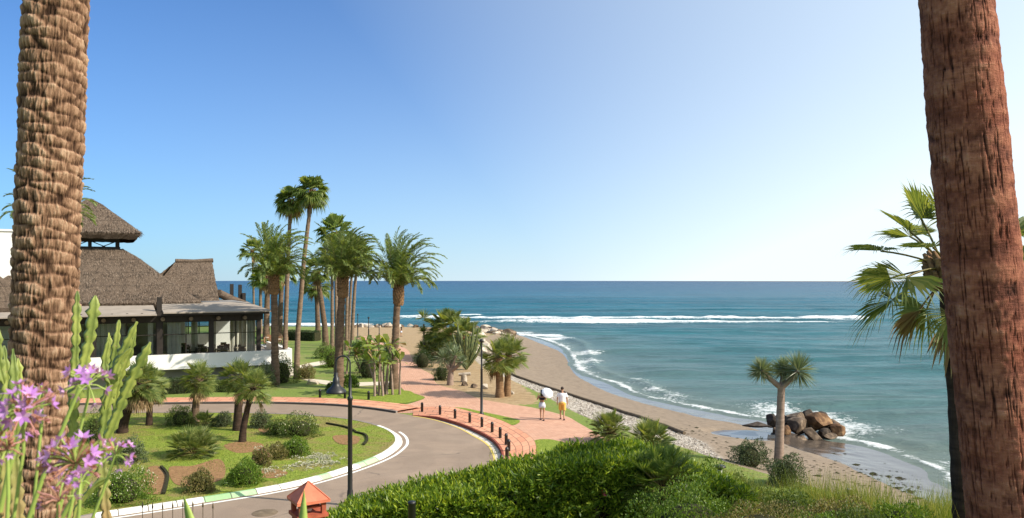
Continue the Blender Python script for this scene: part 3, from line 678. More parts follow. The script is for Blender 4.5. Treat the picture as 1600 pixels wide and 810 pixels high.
# ------------------------------------------------------------------ vegetation builders
def nrm(a): return a/(np.linalg.norm(a, axis=-1, keepdims=True)+1e-9)
def feather_crown(seed, n=48, L=3.0, leaf=0.60, up=0.0, nleaf=60, droop=1.0, wind=(0.028, 0, 0)):
    r = np.random.RandomState(seed); g = G()
    for k in range(n):
        az = k*2.39996+r.uniform(-.25, .25); f = (k+0.5)/n
        el = R(88-50*f**1.0+r.uniform(-6, 6)+up); Lk = L*(0.72+0.28*math.sin(math.pi*min(1, 0.25+f)))*r.uniform(.9, 1.08)
        d = np.array([math.cos(el)*math.cos(az), math.cos(el)*math.sin(az), math.sin(el)])
        P = [np.array([0.10*math.cos(az), 0.10*math.sin(az), -0.25*f])]; m = 15
        for q in range(m):
            t = (q+1)/m
            d = d+np.array([0, 0, -1])*(0.025+0.36*t**1.7)*droop*(0.55+0.45*math.cos(el))*r.uniform(.85, 1.15)+r.normal(0, .008, 3)+np.array(wind); d = d/np.linalg.norm(d)
            P.append(P[-1]+d*Lk/m)
        P = np.array(P); g.tube(P, np.linspace(0.032, 0.006, len(P)), 3, 1, cap=False)
        s = np.linspace(0.16, 0.99, nleaf); ii = s*(len(P)-1); i0 = np.clip(ii.astype(int), 0, len(P)-2); fr = (ii-i0)[:, None]
        B = P[i0]*(1-fr)+P[i0+1]*fr; T = nrm(P[i0+1]-P[i0])
        side = nrm(np.cross(T, np.array([0, 0, 1.0])+0*T+1e-4)); upv = nrm(np.cross(side, T))
        ln = leaf*np.sin(np.pi*np.clip(s*0.86+0.12, 0, 1))**0.6
        for sg in (-1, 1):
            D = nrm(side*sg*(0.95-0.45*s[:, None])+T*(0.55+0.6*s[:, None])+upv*r.uniform(0.05, .55, (nleaf, 1))+r.normal(0, .09, (nleaf, 3))+np.array([0, 0, -0.12]))
            g.leaves(B, D, nrm(np.cross(D, upv+r.normal(0, .35, (nleaf, 3)))), ln*r.uniform(.8, 1.1, nleaf), 0.058, 0, bend=0.2)
    return g
def fan_leaf(g, r, o, az, el, pet, rad, nseg=22, span=115, droop=0.25, mat=0, pmat=1, sag=0.5, w=None, wf=1.0):
    d = np.array([math.cos(el)*math.cos(az), math.cos(el)*math.sin(az), math.sin(el)])
    P = [np.array(o, float)]
    for q in range(5):
        P.append(P[-1]+d*pet/5); d = d+np.array([0, 0, -1])*0.10*sag*(0.4+math.cos(el)); d /= np.linalg.norm(d)
    g.tube(P, [0.016+0.004*pet]*6, 3, pmat, cap=False)
    c = P[-1]; side = np.cross(d, (0, 0, 1)); side /= np.linalg.norm(side)+1e-6; upv = np.cross(side, d)
    tw = r.uniform(-.5, .5); side, upv = side*math.cos(tw)+upv*math.sin(tw), -side*math.sin(tw)+upv*math.cos(tw)
    a = np.linspace(-R(span), R(span), nseg)+r.normal(0, .02, nseg)
    D = np.cos(a)[:, None]*d+np.sin(a)[:, None]*side-upv*0.0+upv*(np.abs(np.sin(a))*0.22)[:, None]
    D = nrm(D); Ls = rad*(0.82+0.18*np.cos(a))*r.uniform(.9, 1.05, nseg)
    n_ = np.cross(D, upv); wd = (w or 2.3*rad*0.5*math.sin(R(span)/nseg)*1.9)*wf
    sd_ = nrm(np.cross(D, upv)); zig = upv*0.03*rad
    ml = c+D*Ls[:, None]*.5-sd_*wd/2+zig; mr = c+D*Ls[:, None]*.5+sd_*wd/2-zig*0.6
    dn = np.array([0, 0, -1.0])*(Ls*droop*r.uniform(.6, 1.4, nseg))[:, None]
    m2 = c+D*Ls[:, None]*.78+dn*0.3; tip = c+D*(Ls*0.97)[:, None]+dn
    wv2 = sd_*wd*0.22
    V = np.stack([np.repeat(c[None], nseg, 0), ml, m2-wv2, tip, m2+wv2, mr], 1).reshape(-1, 3)
    k = np.arange(nseg)[:, None]*6
    g.add(V, k+np.array([[0, 1, 2, 5]]), mat); g.add(V, k+np.array([[5, 2, 3, 4]]), mat)
def fan_crown(seed, n=34, pet=1.0, rad=0.8, lo=-25, hi=85, droop=0.3, nseg=20, span=110, dead=0, wf=1.0):
    r = np.random.RandomState(seed); g = G()
    for k in range(n):
        f = (k+.5)/n; el = R(hi-(hi-lo)*f**0.85+r.uniform(-8, 8)); az = k*2.39996+r.uniform(-.3, .3)
        fan_leaf(g, r, (0.07*math.cos(az), 0.07*math.sin(az), -0.2*f), az, el, pet*r.uniform(.75, 1.1), rad*r.uniform(.85, 1.1), nseg, span, droop*(.6+f), wf=wf)
    for k in range(dead):
        az = r.uniform(0, 6.28); fan_leaf(g, r, (0.1*math.cos(az), 0.1*math.sin(az), -0.35), az, R(r.uniform(-75, -35)), pet*.7, rad*.8, 12, 60, .5, mat=2, pmat=2)
    return g
def trunk_tube(g, P, rads, seg=12, rough=0.06, seed=0, ringn=None):
    P = np.asarray([tuple(p) for p in P], float); L = np.linalg.norm(np.diff(P, axis=0), axis=1).sum()
    n = max(8, int(L/0.12)); s = np.concatenate([[0], np.cumsum(np.linalg.norm(np.diff(P, axis=0), axis=1))]); q = np.linspace(0, L, n)
    Q = np.stack([np.interp(q, s, P[:, k]) for k in range(3)], 1); rr = np.interp(q, s, rads)
    r = np.random.RandomState(seed); k0 = len(g.v)
    g.tube(Q, rr*(1+r.uniform(-rough, rough, n)), seg)
    V = g.v[k0]; V += r.normal(0, rough*0.25*rads[0], V.shape)
    return g
def boots(g, c, r0, r1, h, n, seed=0):
    r = np.random.RandomState(seed)
    for k in range(n):
        f = k/n; az = k*2.39996; z = h*f; rad = r0+(r1-r0)*math.sin(math.pi*min(f*0.75+.1, 1))
        o = np.array(c)+np.array([math.cos(az)*rad*.8, math.sin(az)*rad*.8, z]); d = np.array([math.cos(az)*.55, math.sin(az)*.55, .8])
        g.tube([o, o+d*0.13, o+d*.24], [0.075, 0.06, 0.025], 5)
def date_palm(base, top, r, L, seed, label, group, lean=(0, 0), crown_n=48, bul=0.35):
    t = thing('date_palm', label, 'palm tree', base, 0, group); h = top-base[2]
    g = G(); P = [(0, 0, -.1), (lean[0]*.15, lean[1]*.15, h*.3), (lean[0]*.55, lean[1]*.55, h*.7), (lean[0], lean[1], h)]
    trunk_tube(g, P, [r*1.3, r*1.0, r*.85, r*.9], 14, .09, seed); g.build('trunk', M['trunk_date'], t)
    g = G(); c = (lean[0], lean[1], h-1.35)
    g.lathe([(r*.9, 0), (r*1.25, .2), (bul, .6), (bul*1.02, .9), (bul*.8, 1.3), (.1, 1.5)], c, 14); boots(g, c, r*1.0, bul*1.02, 1.35, 90, seed); g.build('leaf_base', M['boot'], t)
    g = feather_crown(seed, crown_n, L); g.xform(Matrix.Translation((lean[0], lean[1], h))); g.build('crown', [M['date'], M['petiole']], t)
    return t
FAN = {}
def fan_palm(base, top, r, rad, seed, label, group, lean=(0, 0), wf=1.0, n=34, pet=1.0, tm='trunk_fan', lm='fan', droop=.3, skirt=0.5, dead=3, name='fan_palm', lo=-25, sag=1, nseg=20, parent=None, sub=False, rtop=0.7):
    h = top-base[2]
    t = parent or thing(name, label, 'palm tree', base, 0, group)
    o = (0, 0, 0) if not parent else Vector(base)-parent.location
    o = np.array(o); g = G()
    P = [o+np.array(q) for q in [(0, 0, -.15), (lean[0]*.1, lean[1]*.1, h*.25), (lean[0]*.5, lean[1]*.5, h*.65), (lean[0], lean[1], h)]]
    trunk_tube(g, P, [r*1.3, r, r*.85, r*rtop], 12, .05, seed); g.build('trunk', M[tm], t)
    top_ = o+np.array([lean[0], lean[1], h])
    if skirt:
        g = G(); g.lathe([(r*rtop, -skirt*2), (r*rtop*1.6, -skirt*1.5), (r*rtop*1.9, -skirt*.6), (.08, 0.1)], tuple(top_), 10); boots(g, tuple(top_-np.array([0, 0, skirt*1.9])), r*rtop*1.3, r*rtop*1.9, skirt*1.9, 50, seed); g.build('leaf_base', M['boot'], t)
    g = fan_crown(seed, n, pet, rad, lo=lo, droop=droop, dead=dead, nseg=nseg, wf=wf); g.xform(Matrix.Translation(tuple(top_))); g.build('crown', [M[lm], M['petiole'], M['dead']], t)
    return t
def blob_points(r, n, size, seed, lump=0.3, shell=0.35):
    d = nrm(r.normal(0, 1, (n, 3))); d[:, 2] = np.where(d[:, 2] < -0.25, -d[:, 2], d[:, 2])
    q = fbm(d[:, 0]*2.1+seed, d[:, 1]*2.1, d[:, 2]*2.1, 3, seed); rad = (1+lump*q*1.6)*(1-shell*r.uniform(0, 1, n)**2.2)
    return d*rad[:, None]*np.array(size), d
def shrub(px, py, wpx, hpx, seed, label, mat='shrub', name='shrub', group=None, leaf=0.07, n=2600, flower=None, cat='shrub', base=None, shoots=0.5, lump=.42):
    b = on(px, py) if base is None else Vector(base); k = b.y/F; sx_, sz_ = wpx*k/2, hpx*k
    t = thing(name, label, cat, b, 0, group); r = np.random.RandomState(seed)
    size = (sx_, sx_*.92, sz_*.92)
    g = G(); g.ball((0, 0, sz_*.30), (sx_*.55, sx_*.5, sz_*.42), 12); g.build('light_block_core', M['core'], t)  # added dark lump inside the leaves to block light, not modelled branches
    P, d = blob_points(r, n, size, seed, lump); P[:, 2] = np.maximum(P[:, 2]*.98+.02, 0.015)
    D = nrm(d*0.6+np.array([0, 0, .75])+r.normal(0, .55, (n, 3))); S = nrm(np.cross(D, r.normal(0, 1, (n, 3))))
    g = G(); g.leaves(P, D, S, leaf*r.uniform(.6, 1.25, n), leaf*.42); g.build('foliage', M[mat], t)
    if flower:
        fm, fn, fs = flower; P, d = blob_points(r, fn, [q*1.03 for q in size], seed, lump, .03); ok = P[:, 2] > sz_*.35; P, d = P[ok], d[ok]
        D = nrm(d+r.normal(0, .5, P.shape)); g = G()
        for q in range(3): g.leaves(P, nrm(D+r.normal(0, .6, P.shape)), nrm(np.cross(D, r.normal(0, 1, P.shape))), fs, fs*.7)
        g.build('flowers', M[fm], t)
    return t
def rosette(g, r, c, rad, n=110, w=0.035, lo=-0.35, droop=.05):
    d = nrm(r.normal(0, 1, (n, 3))); d[:, 2] = np.where(d[:, 2] < lo, -d[:, 2], d[:, 2]); d = nrm(d+np.array([0, 0, .12]))
    g.leaves(np.array(c)+d*0.04, d, nrm(np.cross(d, r.normal(0, .3, (n, 3))+np.array([0, 0, 1]))), rad*r.uniform(.8, 1.05, n), w, 0, droop)

# ------------------------------------------------------------------ the big palms by the restaurant
def col(px, py): return on(px, py)
def ztop(py, Y): return H-(py-HY)*Y/F
GP = 'tall palms standing between the restaurant and the promenade'
b = col(430, 602); date_palm(b, ztop(432, b.y), .28, 4.3, 11, 'broad feathery date palm nearest the corner of the restaurant terrace', GP, (-.1, 0), 72)
b = col(529, 606); date_palm(b, ztop(436, b.y), .32, 4.4, 12, 'thick date palm with a dark trunk rising behind the arched street lamp', GP, (.3, 0), 72)
b = col(615, 608); date_palm(b, ztop(448, b.y), .28, 4.4, 13, 'lone date palm beside the promenade with its crown swept to the right', GP, (.35, 0), 66)
b = col(463, 592); fan_palm(b, ztop(298, b.y), .20, .95, 21, 'tallest slender fan palm with an orange neck, leaning right', GP, (1.25, 0), n=36, pet=.72, droop=.35, skirt=.6, lo=-45)
b = col(445, 590); fan_palm(b, ztop(311, b.y), .19, .92, 22, 'second tallest slender fan palm, just left of the tallest one', GP, (.2, 1.0), n=34, pet=.70, droop=.35, skirt=.6, lo=-45)
bg_palms = [  # base px, base py, top py, trunk radius, crown radius, lean, petiole
 (397, 520, 392, .17, .9, (-.2, 0), 1.1, 'thin pale-trunked palm at the far left edge of the palm group'),
 (407, 522, 438, .26, .9, (0, 0), 1.0, 'short fan palm beside the pergola posts, seen against the sea'),
 (416, 530, 432, .40, 1.0, (.2, 0), 1.2, 'stout dark palm close behind the corner date palm'),
 (437, 528, 424, .36, 1.0, (.3, 0), 1.2, 'dark stout palm between the corner date palm and the two tallest palms'),
 (497, 530, 448, .34, .95, (-.2, 0), 1.1, 'short thick palm with a low crown seen against the sea'),
 (509, 540, 424, .34, 1.0, (-.9, 0), 1.1, 'orange-necked palm leaning left toward the short thick one'),
 (519, 545, 398, .2, .9, (0, 0), 1.0, 'thin palm immediately left of the dark date palm'),
 (526, 552, 365, .2, 1.2, (-.1, 0), 1.1, 'thin palm whose crown tops out above the middle date palm'),
 (541, 548, 392, .19, .9, (.2, 0), .9, 'first thin trunk right of the dark date palm'),
 (545, 538, 400, .18, 1.0, (.4, 0), 1.0, 'second thin trunk right of the dark date palm'),
 (550, 545, 398, .2, 1.15, (.5, 0), 1.1, 'outermost thin palm on the right of the middle cluster'),
]
for k, (x, y, ty, r_, rd, ln, pt, lab) in enumerate(bg_palms):
    b = col(x, y); fan_palm(b, ztop(ty, b.y), r_, rd*1.1, 40+k, lab, GP, (ln[0]*1.3, 0), n=30, pet=pt*1.15, skirt=.5, nseg=18, tm='trunk_fan' if r_ < .3 else 'trunk_date', droop=.35)
b = col(482, 503+14); 
# palm whose fronds show beside the left trunk, behind the thatched roof
b = Vector((-28.9, 48.0, 0)); date_palm(b, ztop(352, b.y), .3, 4.0, 17, 'date palm mostly hidden by the near left trunk, fronds across the thatch', GP, (0, 0), 34)

# ------------------------------------------------------------------ island planting
GI = 'small fan palms growing on the roundabout lawn'
def two_trunk(name, label, specs, group, **kw):
    t = thing(name, label, 'palm tree', specs[0][0], 0, group)
    for k, (b, top, r, rad, ln) in enumerate(specs): fan_palm(b, top, r, rad, kw.get('seed', 60)+k, None, None, ln, n=kw.get('n', 44), pet=kw.get('pet', .45), tm=kw.get('tm', 'trunk_dark'), lm=kw.get('lm', 'fan_grey'), skirt=0, dead=2, parent=t, droop=.04, lo=-35, nseg=20, rtop=.95, wf=.36)
    return t
b = col(304, 664); fan_palm(b, ztop(592, b.y), .21, .62, 61, 'single dwarf fan palm with a straight trunk on the left of the island', GI, (.25, 0), n=40, pet=.55, tm='trunk_date', lm='fan_grey', skirt=0, dead=3, droop=.06, lo=-30, rtop=1.1, wf=.36, nseg=20)
b1 = col(371, 676); b2 = col(378, 694)
two_trunk('fan_palm', 'pair of dark shaggy fan palm trunks crossing on the middle of the island', [(b1, ztop(590, b1.y), .22, .62, (.15, 0)), (b2, ztop(605, b2.y), .16, .6, (.55, 0))], GI, seed=63, n=36, pet=.55)
b = col(190, 680); fan_palm(b, ztop(598, b.y), .24, .75, 66, 'leaning dwarf fan palm with dry leaves behind the cactus', GI, (.9, 0), n=42, pet=.6, tm='trunk_dark', lm='fan_grey', skirt=0, dead=14, droop=.08, lo=-45, rtop=1.1, wf=.36, nseg=20)
b = col(233, 668); fan_palm(b, ztop(600, b.y), .16, .6, 67, 'dwarf fan palm crowded behind the leaning one', GI, (.1, 0), n=40, pet=.5, tm='trunk_dark', lm='fan_grey', skirt=0, dead=8, droop=.08, lo=-40, wf=.45, nseg=22)
def low_fan(px, py, rpx, seed, label, group=None, base=None, n=60, lm='fan_grey', trunk=0.25, name='dwarf_fan_palm', k=1.0):
    b = on(px, py) if base is None else Vector(base); s = rpx*b.y/F
    return fan_palm(b, b.z+trunk, .12, s*.5, seed, label, group, n=n, pet=s*.62, tm='trunk_dark', lm=lm, skirt=0, dead=4, name=name, droop=.05, lo=-12, nseg=20, wf=.36)
low_fan(301, 716, 44, 71, 'low trunkless clump of fan leaves in the island foreground', n=80)
low_fan(318, 670, 22, 72, 'small fan clump behind the straight dwarf palm', n=34)
GS = 'clipped shrubs on the roundabout lawn'
isl_shrubs = [
 (468, 681, 66, 32, 'shrub', 'broad round shrub with pale blossom at the back of the island', ('white_petal', 120, .05)),
 (434, 679, 40, 25, 'shrub', 'plain shrub touching the left of the broad blossoming one', None),
 (408, 668, 36, 26, 'shrub_grey', 'loose olive shrub right of the paired palms', None),
 (348, 666, 34, 20, 'shrub_grey', 'low olive shrub left of the paired palms', None),
 (283, 664, 46, 30, 'shrub', 'wide shrub at the foot of the straight dwarf palm', None),
 (462, 712, 42, 30, 'shrub_bright', 'small dark green ball shrub in the middle of the island', ('white_petal', 40, .04)),
 (408, 728, 32, 32, 'shrub_dry', 'brownish upright shrub with pink tops left of the ball shrub', ('dry_petal', 120, .05)),
 (434, 716, 36, 22, 'shrub_dry', 'yellowing sprawling shrub between the brown one and the ball shrub', None),
 (382, 756, 58, 34, 'shrub_bright', 'dense leafy shrub beside the bare soil at the front of the island', None),
 (312, 768, 44, 34, 'shrub_dry', 'yellow-green shrub half on the bare soil', None),
 (193, 783, 88, 50, 'shrub_bright', 'large flowering shrub in front of the cactus, dotted with white blossom', ('white_petal', 260, .04)),
 (205, 722, 46, 40, 'shrub_grey', 'feathery grey-green bush behind the large flowering shrub', None),
 (150, 690, 40, 50, 'shrub', 'dark bush between the near palm trunk and the cactus', None)]
for k, (x, y, w_, h_, mt_, lab, fl) in enumerate(isl_shrubs):
    b = at(x, y, .11); shrub(x, y, w_, h_, 100+k, lab, mt_, group=GS, flower=fl, base=b, n=int(900+w_*55), leaf=.075)
# pale silvery groundcover
r = np.random.RandomState(5); g = G()
for cx, cy, nn in ((500, 718, 26), (470, 712, 12), (434, 733, 9), (520, 722, 14), (485, 726, 12), (420, 706, 6)):
    for q in range(nn):
        c = at(cx+r.normal(0, 13), cy+r.normal(0, 5), .115); m = 46; d = nrm(r.normal(0, 1, (m, 3))*np.array([1, 1, .5])+np.array([0, 0, .5]))
        g.leaves(np.array(c)+d*np.array([.16, .16, .05]), d, nrm(np.cross(d, r.normal(0, 1, (m, 3)))), .07, .035)
M['silver'] = leafmat('silver_leaf', (0.24, 0.26, 0.18), (0.42, 0.42, 0.32), (0.55, 0.53, 0.42), .15, .8)
tag(g.build('ground_cover', M['silver']), 'patches of pale silvery groundcover on the island lawn', 'ground cover', kind='stuff')
# lawn blades
def blades(name, poly, n, z, h, mat, seed, label, wd=.012, hfn=None, clump=1, dry=None):
    r = np.random.RandomState(seed); P = np.array(poly); lo, hi = P.min(0), P.max(0); X = []; 
    q = r.uniform(0, 1, (n*3, 2))*(hi-lo)+lo; q = q[inside(q[:, 0], q[:, 1], P)][:n]; m = len(q)
    zz = terrain(q[:, 0], q[:, 1]) if z is None else np.full(m, z)
    hh = h*r.uniform(.4, 1.3, m)*(0.5+1.0*vnoise(q[:, 0]*.9, q[:, 1]*.9, 0, seed))
    D = nrm(np.c_[r.normal(0, .38, m), r.normal(0, .38, m), np.ones(m)]); S = nrm(np.cross(D, r.normal(0, 1, (m, 3))))
    g = G(); g.leaves(np.c_[q, zz-.01], D, S, hh, wd); return tag(g.build(name, mat), label, 'grass', kind='stuff')
blades('grass', off(isl, -.36), 42000, .115, .065, M['blade'], 1, 'short uneven grass of the roundabout island', .016)

# ------------------------------------------------------------------ planting around the restaurant and promenade
GB = 'bushes around the palm trunks and promenade'
for k, (x, y, w_, h_, mt_, lab) in enumerate([
 (520, 574, 40, 34, 'shrub_bright', 'bright green bush at the foot of the dark date palm, on the lawn side'),
 (548, 605, 26, 18, 'shrub_bright', 'small vivid bush in front of the dark date palm'),
 (507, 560, 34, 22, 'shrub', 'dull green bush behind the bright one by the cream path'),
 (440, 598, 46, 44, 'shrub', 'leafy bush round the foot of the corner date palm'),
 (412, 606, 40, 38, 'shrub_grey', 'soft grey bush under the terrace wall corner'),
 (478, 592, 26, 22, 'shrub_dry', 'low dry bush between the two tallest palms'),
 (575, 590, 44, 44, 'dark_leaf', 'dark bush behind the banana-leaved clump'),
 (562, 556, 36, 32, 'shrub_grey', 'scrubby bush beyond the banana-leaved clump'),
 (660, 574, 36, 30, 'dark_leaf', 'dark round bush on the seaward verge, farther of two'),
 (690, 594, 28, 26, 'dark_leaf', 'dark round bush on the seaward verge, nearer of two'),
 (668, 556, 26, 30, 'shrub_dry', 'straggly bush under the yucca'),
 (520, 610, 20, 12, 'shrub', 'tiny bush beside the lawn boulder')]):
    shrub(x, y, w_, h_, 130+k, lab, mt_, 'bush', GB, n=int(800+w_*45), leaf=.12 if mt_ != 'dark_leaf' else .1, cat='bush', lump=.35)
def hedge(name, p0, p1, width, h, mat, n, seed, label, leaf=.08):
    a, b_ = Vector(p0), Vector(p1); t = thing(name, label, 'hedge', a); r = np.random.RandomState(seed)
    d = (b_-a); L = d.length; u = d.normalized(); v = Vector((-u.y, u.x, 0)); u, v = np.array(u), np.array(v)
    g = G(); c = np.array(d)*.5+np.array([0, 0, h*.45]); g.box(c, (L*.97, width*.8, h*.88), math.atan2(d.y, d.x)); g.build('light_block_core', M['core'], t)  # added dark box that fills the hedge and stops light passing through
    s = r.uniform(0, 1, (n, 3)); f = r.randint(0, 3, n); s[:, 2] = np.where(f == 0, 1, s[:, 2]); s[:, 1] = np.where(f == 1, 0, s[:, 1]); s[:, 1] = np.where(f == 2, 1, s[:, 1])
    P = s[:, :1]*L*u+(s[:, 1:2]-.5)*width*v+np.c_[np.zeros((n, 2)), s[:, 2]*h]; P += r.normal(0, .05, P.shape)
    P[:, 2] += .08*fbm(s[:, 0]*L, s[:, 1]*3, 0, 2, seed)
    D = nrm(r.normal(0, .7, P.shape)+np.array([0, 0, .6])); g = G(); g.leaves(P, D, nrm(np.cross(D, r.normal(0, 1, P.shape))), leaf*r.uniform(.6, 1.2, n), leaf*.5); g.build('foliage', M[mat], t)
hedge('hedge', at(205, 618), at(328, 612), 1.0, .95, 'dark_leaf', 9000, 3, 'dark clipped hedge under the restaurant terrace wall')
hedge('hedge', at(447, 531), at(497, 533), 1.5, 1.2, 'dark_leaf', 5000, 4, 'long bright hedge by the lawn at the sea end of the restaurant', .12)
hedge('hedge', at(330, 612), at(405, 612), .9, .7, 'shrub', 5000, 5, 'low untidy hedge at the foot of the white terrace ramp')
# banana-leaved clump
def strelitzia(px, py, hpx, seed, label):
    b = on(px, py); k = b.y/F; t = thing('bird_of_paradise_plant', label, 'plant', b); r = np.random.RandomState(seed); g = G(); g2 = G()
    for q in range(10):
        x, y = r.normal(0, .5, 2); hh = hpx*k*r.uniform(.35, .95); ln = r.normal(0, .35, 2)
        P = [(x, y, 0), (x+ln[0]*.4, y+ln[1]*.4, hh*.5), (x+ln[0], y+ln[1], hh)]; g.tube(P, [.09, .07, .05], 6)
        for j in range(8):
            az = r.uniform(0, 6.28); el = R(r.uniform(10, 75)); L = r.uniform(.7, 1.3); d = np.array([math.cos(az)*math.cos(el), math.sin(az)*math.cos(el), math.sin(el)])
            s_ = nrm(np.cross(d, (0, 0, 1.0))+r.normal(0, .3, 3)); o = np.array(P[-1])+d*.25
            m1 = o+d*L*.35; m2 = o+d*L*.75-np.array([0, 0, .12*L]); tp = o+d*L-np.array([0, 0, .35*L]); w_ = L*.16
            g2.tube([P[-1], o], .02, 3, 1, cap=False)
            g2.add([o, m1+s_*w_, m2+s_*w_*.9, tp, m2-s_*w_*.9, m1-s_*w_], [(0, 1, 5, 5), (1, 2, 4, 5), (2, 3, 4, 4)], 0 if r.rand() < .8 else 2)
    g.build('stem', M['trunk_smooth'], t); g2.f = [f for f in g2.f]; return g2, t
def fixtri(g):   # degenerate quads to triangles
    nf, nm_, ns = [], [], []
    for f, m, s in zip(g.f, g.m, g.sm):
        if f.shape[1] == 4:
            dg = f[:, 2] == f[:, 3]
            for sel, w_ in ((~dg, 4), (dg, 3)):
                if sel.any(): nf.append(f[sel][:, :w_]); nm_.append(m[sel]); ns.append(s[sel])
        else: nf.append(f); nm_.append(m); ns.append(s)
    g.f, g.m, g.sm = nf, nm_, ns; return g
g2, t = strelitzia(600, 618, 82, 4, 'tall clump of banana-like leaves on bare stems beside the promenade palm'); fixtri(g2).build('foliage', [M['fan'], M['petiole'], M['dead']], t)
g2, t = strelitzia(566, 584, 46, 6, 'smaller clump of broad leaves behind the dark date palm'); fixtri(g2).build('foliage', [M['fan'], M['petiole'], M['dead']], t)
def agave(px, py, rpx, seed, label, name='agave', mat='rosette', n=26, base=None, parts=None):
    b = on(px, py) if base is None else Vector(base); s = rpx*b.y/F; t = thing(name, label, 'plant', b); r = np.random.RandomState(seed); g = G()
    for q in range(n):
        az = q*2.4+r.uniform(-.2, .2); el = R(80-62*q/n+r.uniform(-8, 8)); d = np.array([math.cos(az)*math.cos(el), math.sin(az)*math.cos(el), math.sin(el)]); s_ = np.array([-math.sin(az), math.cos(az), 0]); L = s*r.uniform(.8, 1.1)
        up = np.cross(d, s_)*-1; w_ = L*.11; pts = []
        for f, ww in ((0, .7), (.35, 1), (.7, .7), (1, .03)):
            c = d*L*f-np.array([0, 0, .1*L*f*f]); pts += [c-s_*w_*ww+up*w_*.35*ww, c, c+s_*w_*ww+up*w_*.35*ww]
        g.add(pts, [(i*3+j, i*3+j+1, i*3+j+4, i*3+j+3) for i in range(3) for j in range(2)], 0, True)
    g.build('leaves', M[mat], t); return t
agave(608, 548, 22, 3, 'blue-green agave on the lawn left of the promenade palm')
agave(575, 545, 16, 5, 'agave beside the far black lamp post', mat='fan')

# seaward verge: fan palm, yucca, cactus, dragon tree, double palm
b = col(700, 560); fan_palm(b, ztop(519, b.y), .26, 1.25, 80, 'bushy fan palm behind the dark bushes on the seaward verge', None, (0, 0), n=42, pet=1.7, lm='fan_grey', tm='boot', skirt=.2, dead=5, droop=.2, lo=-20, wf=.6)
b = col(724, 566); fan_palm(b, ztop(528, b.y), .24, 1.1, 82, 'leafy fan palm tucked between the bushy one and the candelabra cactus', None, (0, 0), n=34, pet=1.3, lm='fan_grey', tm='boot', skirt=.2, dead=4, droop=.2, lo=-20, wf=.6)
b = col(681, 565); low_fan(684, 560, 40, 83, 'pale low fan palm left of the bushy one on the verge', n=40)
b = col(662, 560); t = thing('yucca', 'upright yucca standing at the left of the verge planting', 'plant', b); g = G(); g.tube([(0, 0, -.1), (.05, 0, 1.6), (0, 0, 3.4)], [.14, .1, .09], 7); g.build('trunk', M['trunk_smooth'], t)
g = G(); r = np.random.RandomState(2)
for c, rd in (((0, 0, 4.0), 1.1), ((0, 0, 2.6), .9), ((.3, 0, 1.7), .8), ((-.3, .2, 1.1), .8)): rosette(g, r, c, rd, 90, .07)
g.build('foliage', M['fan_grey'], t)
def ribbed(g, P, rad, ribs=4, wav=.18, seed=0, n=None, rib_d=.55, mat=0):
    P = np.asarray(P, float); s = np.concatenate([[0], np.cumsum(np.linalg.norm(np.diff(P, axis=0), axis=1))]); L = s[-1]; n = n or max(10, int(L/.03)); q = np.linspace(0, L, n)
    # smooth path
    Q = np.stack([np.interp(q, s, P[:, k]) for k in range(3)], 1)
    for it in range(6): Q[1:-1] = (Q[:-2]+Q[1:-1]*2+Q[2:])/4
    r = np.random.RandomState(seed); nth = ribs*4; rr = np.interp(q/L, [0, .12, .5, .9, 1], [.55, .9, 1, .8, .22])*rad*(1+.16*np.sin(q/.34*2*np.pi*.5+r.uniform(0, 6)))
    wv = 1+wav*(2.2*np.abs(np.sin(q/0.085*np.pi+r.normal(0, .5, n).cumsum()*.22))-1.2)*(.6+.8*r.rand(n))
    T = nrm(np.gradient(Q, axis=0)); u = np.cross(T[0], (0.2, 1, 0)); u /= np.linalg.norm(u); V = []
    for i in range(n):
        u = u-T[i]*(u@T[i]); u /= np.linalg.norm(u); v = np.cross(T[i], u); a = np.arange(nth)/nth*2*np.pi
        c = np.abs(np.cos(a*ribs/2)); prof = (1-rib_d)+rib_d*c**2.2*(1+(wv[i]-1)*(c > .9))
        prof = prof*np.where(c > .9, wv[i], 1); V.append(Q[i]+(rr[i]*prof)[:, None]*(np.cos(a)[:, None]*u+np.sin(a)[:, None]*v))
    V = np.concatenate(V); i = np.arange(n-1)[:, None]*nth; j = np.arange(nth)[None]; k = (j+1) % nth
    g.add(V, np.stack([i+j, i+k, i+nth+k, i+nth+j], -1).reshape(-1, 4), mat, True)
    g.add(V[-nth:], [list(range(nth))], mat)
    return g
def cactusmat(name, a, b_, c_):
    t = NT(name); n = t.noise(t.pos(obj=True), 3.5, 4); n2 = t.noise(t.pos(obj=True), 30, 5, .7)
    c = t.ramp(n, [(.35, a), (.62, b_)]); c = t.mix(t.ramp(n2, [(.62, 0.0), (.68, .7)]), c, c_)
    if name == 'cactus_skin':
        sz = t.n('SeparateXYZ'); t.l(t.pos(obj=True), sz.inputs[0]); hgt_ = t.math('ADD', sz.outputs[2], t.math('MULTIPLY', n, .9))
        c = t.mix(t.ramp(t.math('DIVIDE', hgt_, 4.0), [(.52, 1.0), (.66, 0.0)]), c, (.30, .20, .09))
    return t.fin(c, .5, .4, t.bump(n2, .25, .01))
M['cactus'] = cactusmat('cactus_skin', (0.10, 0.145, 0.03), (0.29, 0.33, 0.075), (0.34, 0.24, 0.12))
M['cactus_far'] = cactusmat('cactus_skin_dull', (0.06, 0.09, 0.035), (0.16, 0.18, 0.07), (0.34, 0.27, 0.15))
b = col(728, 578); t = thing('candelabra_cactus', 'many-armed candelabra cactus on the shingle side of the verge planting', 'cactus', b); g = G(); r = np.random.RandomState(8)
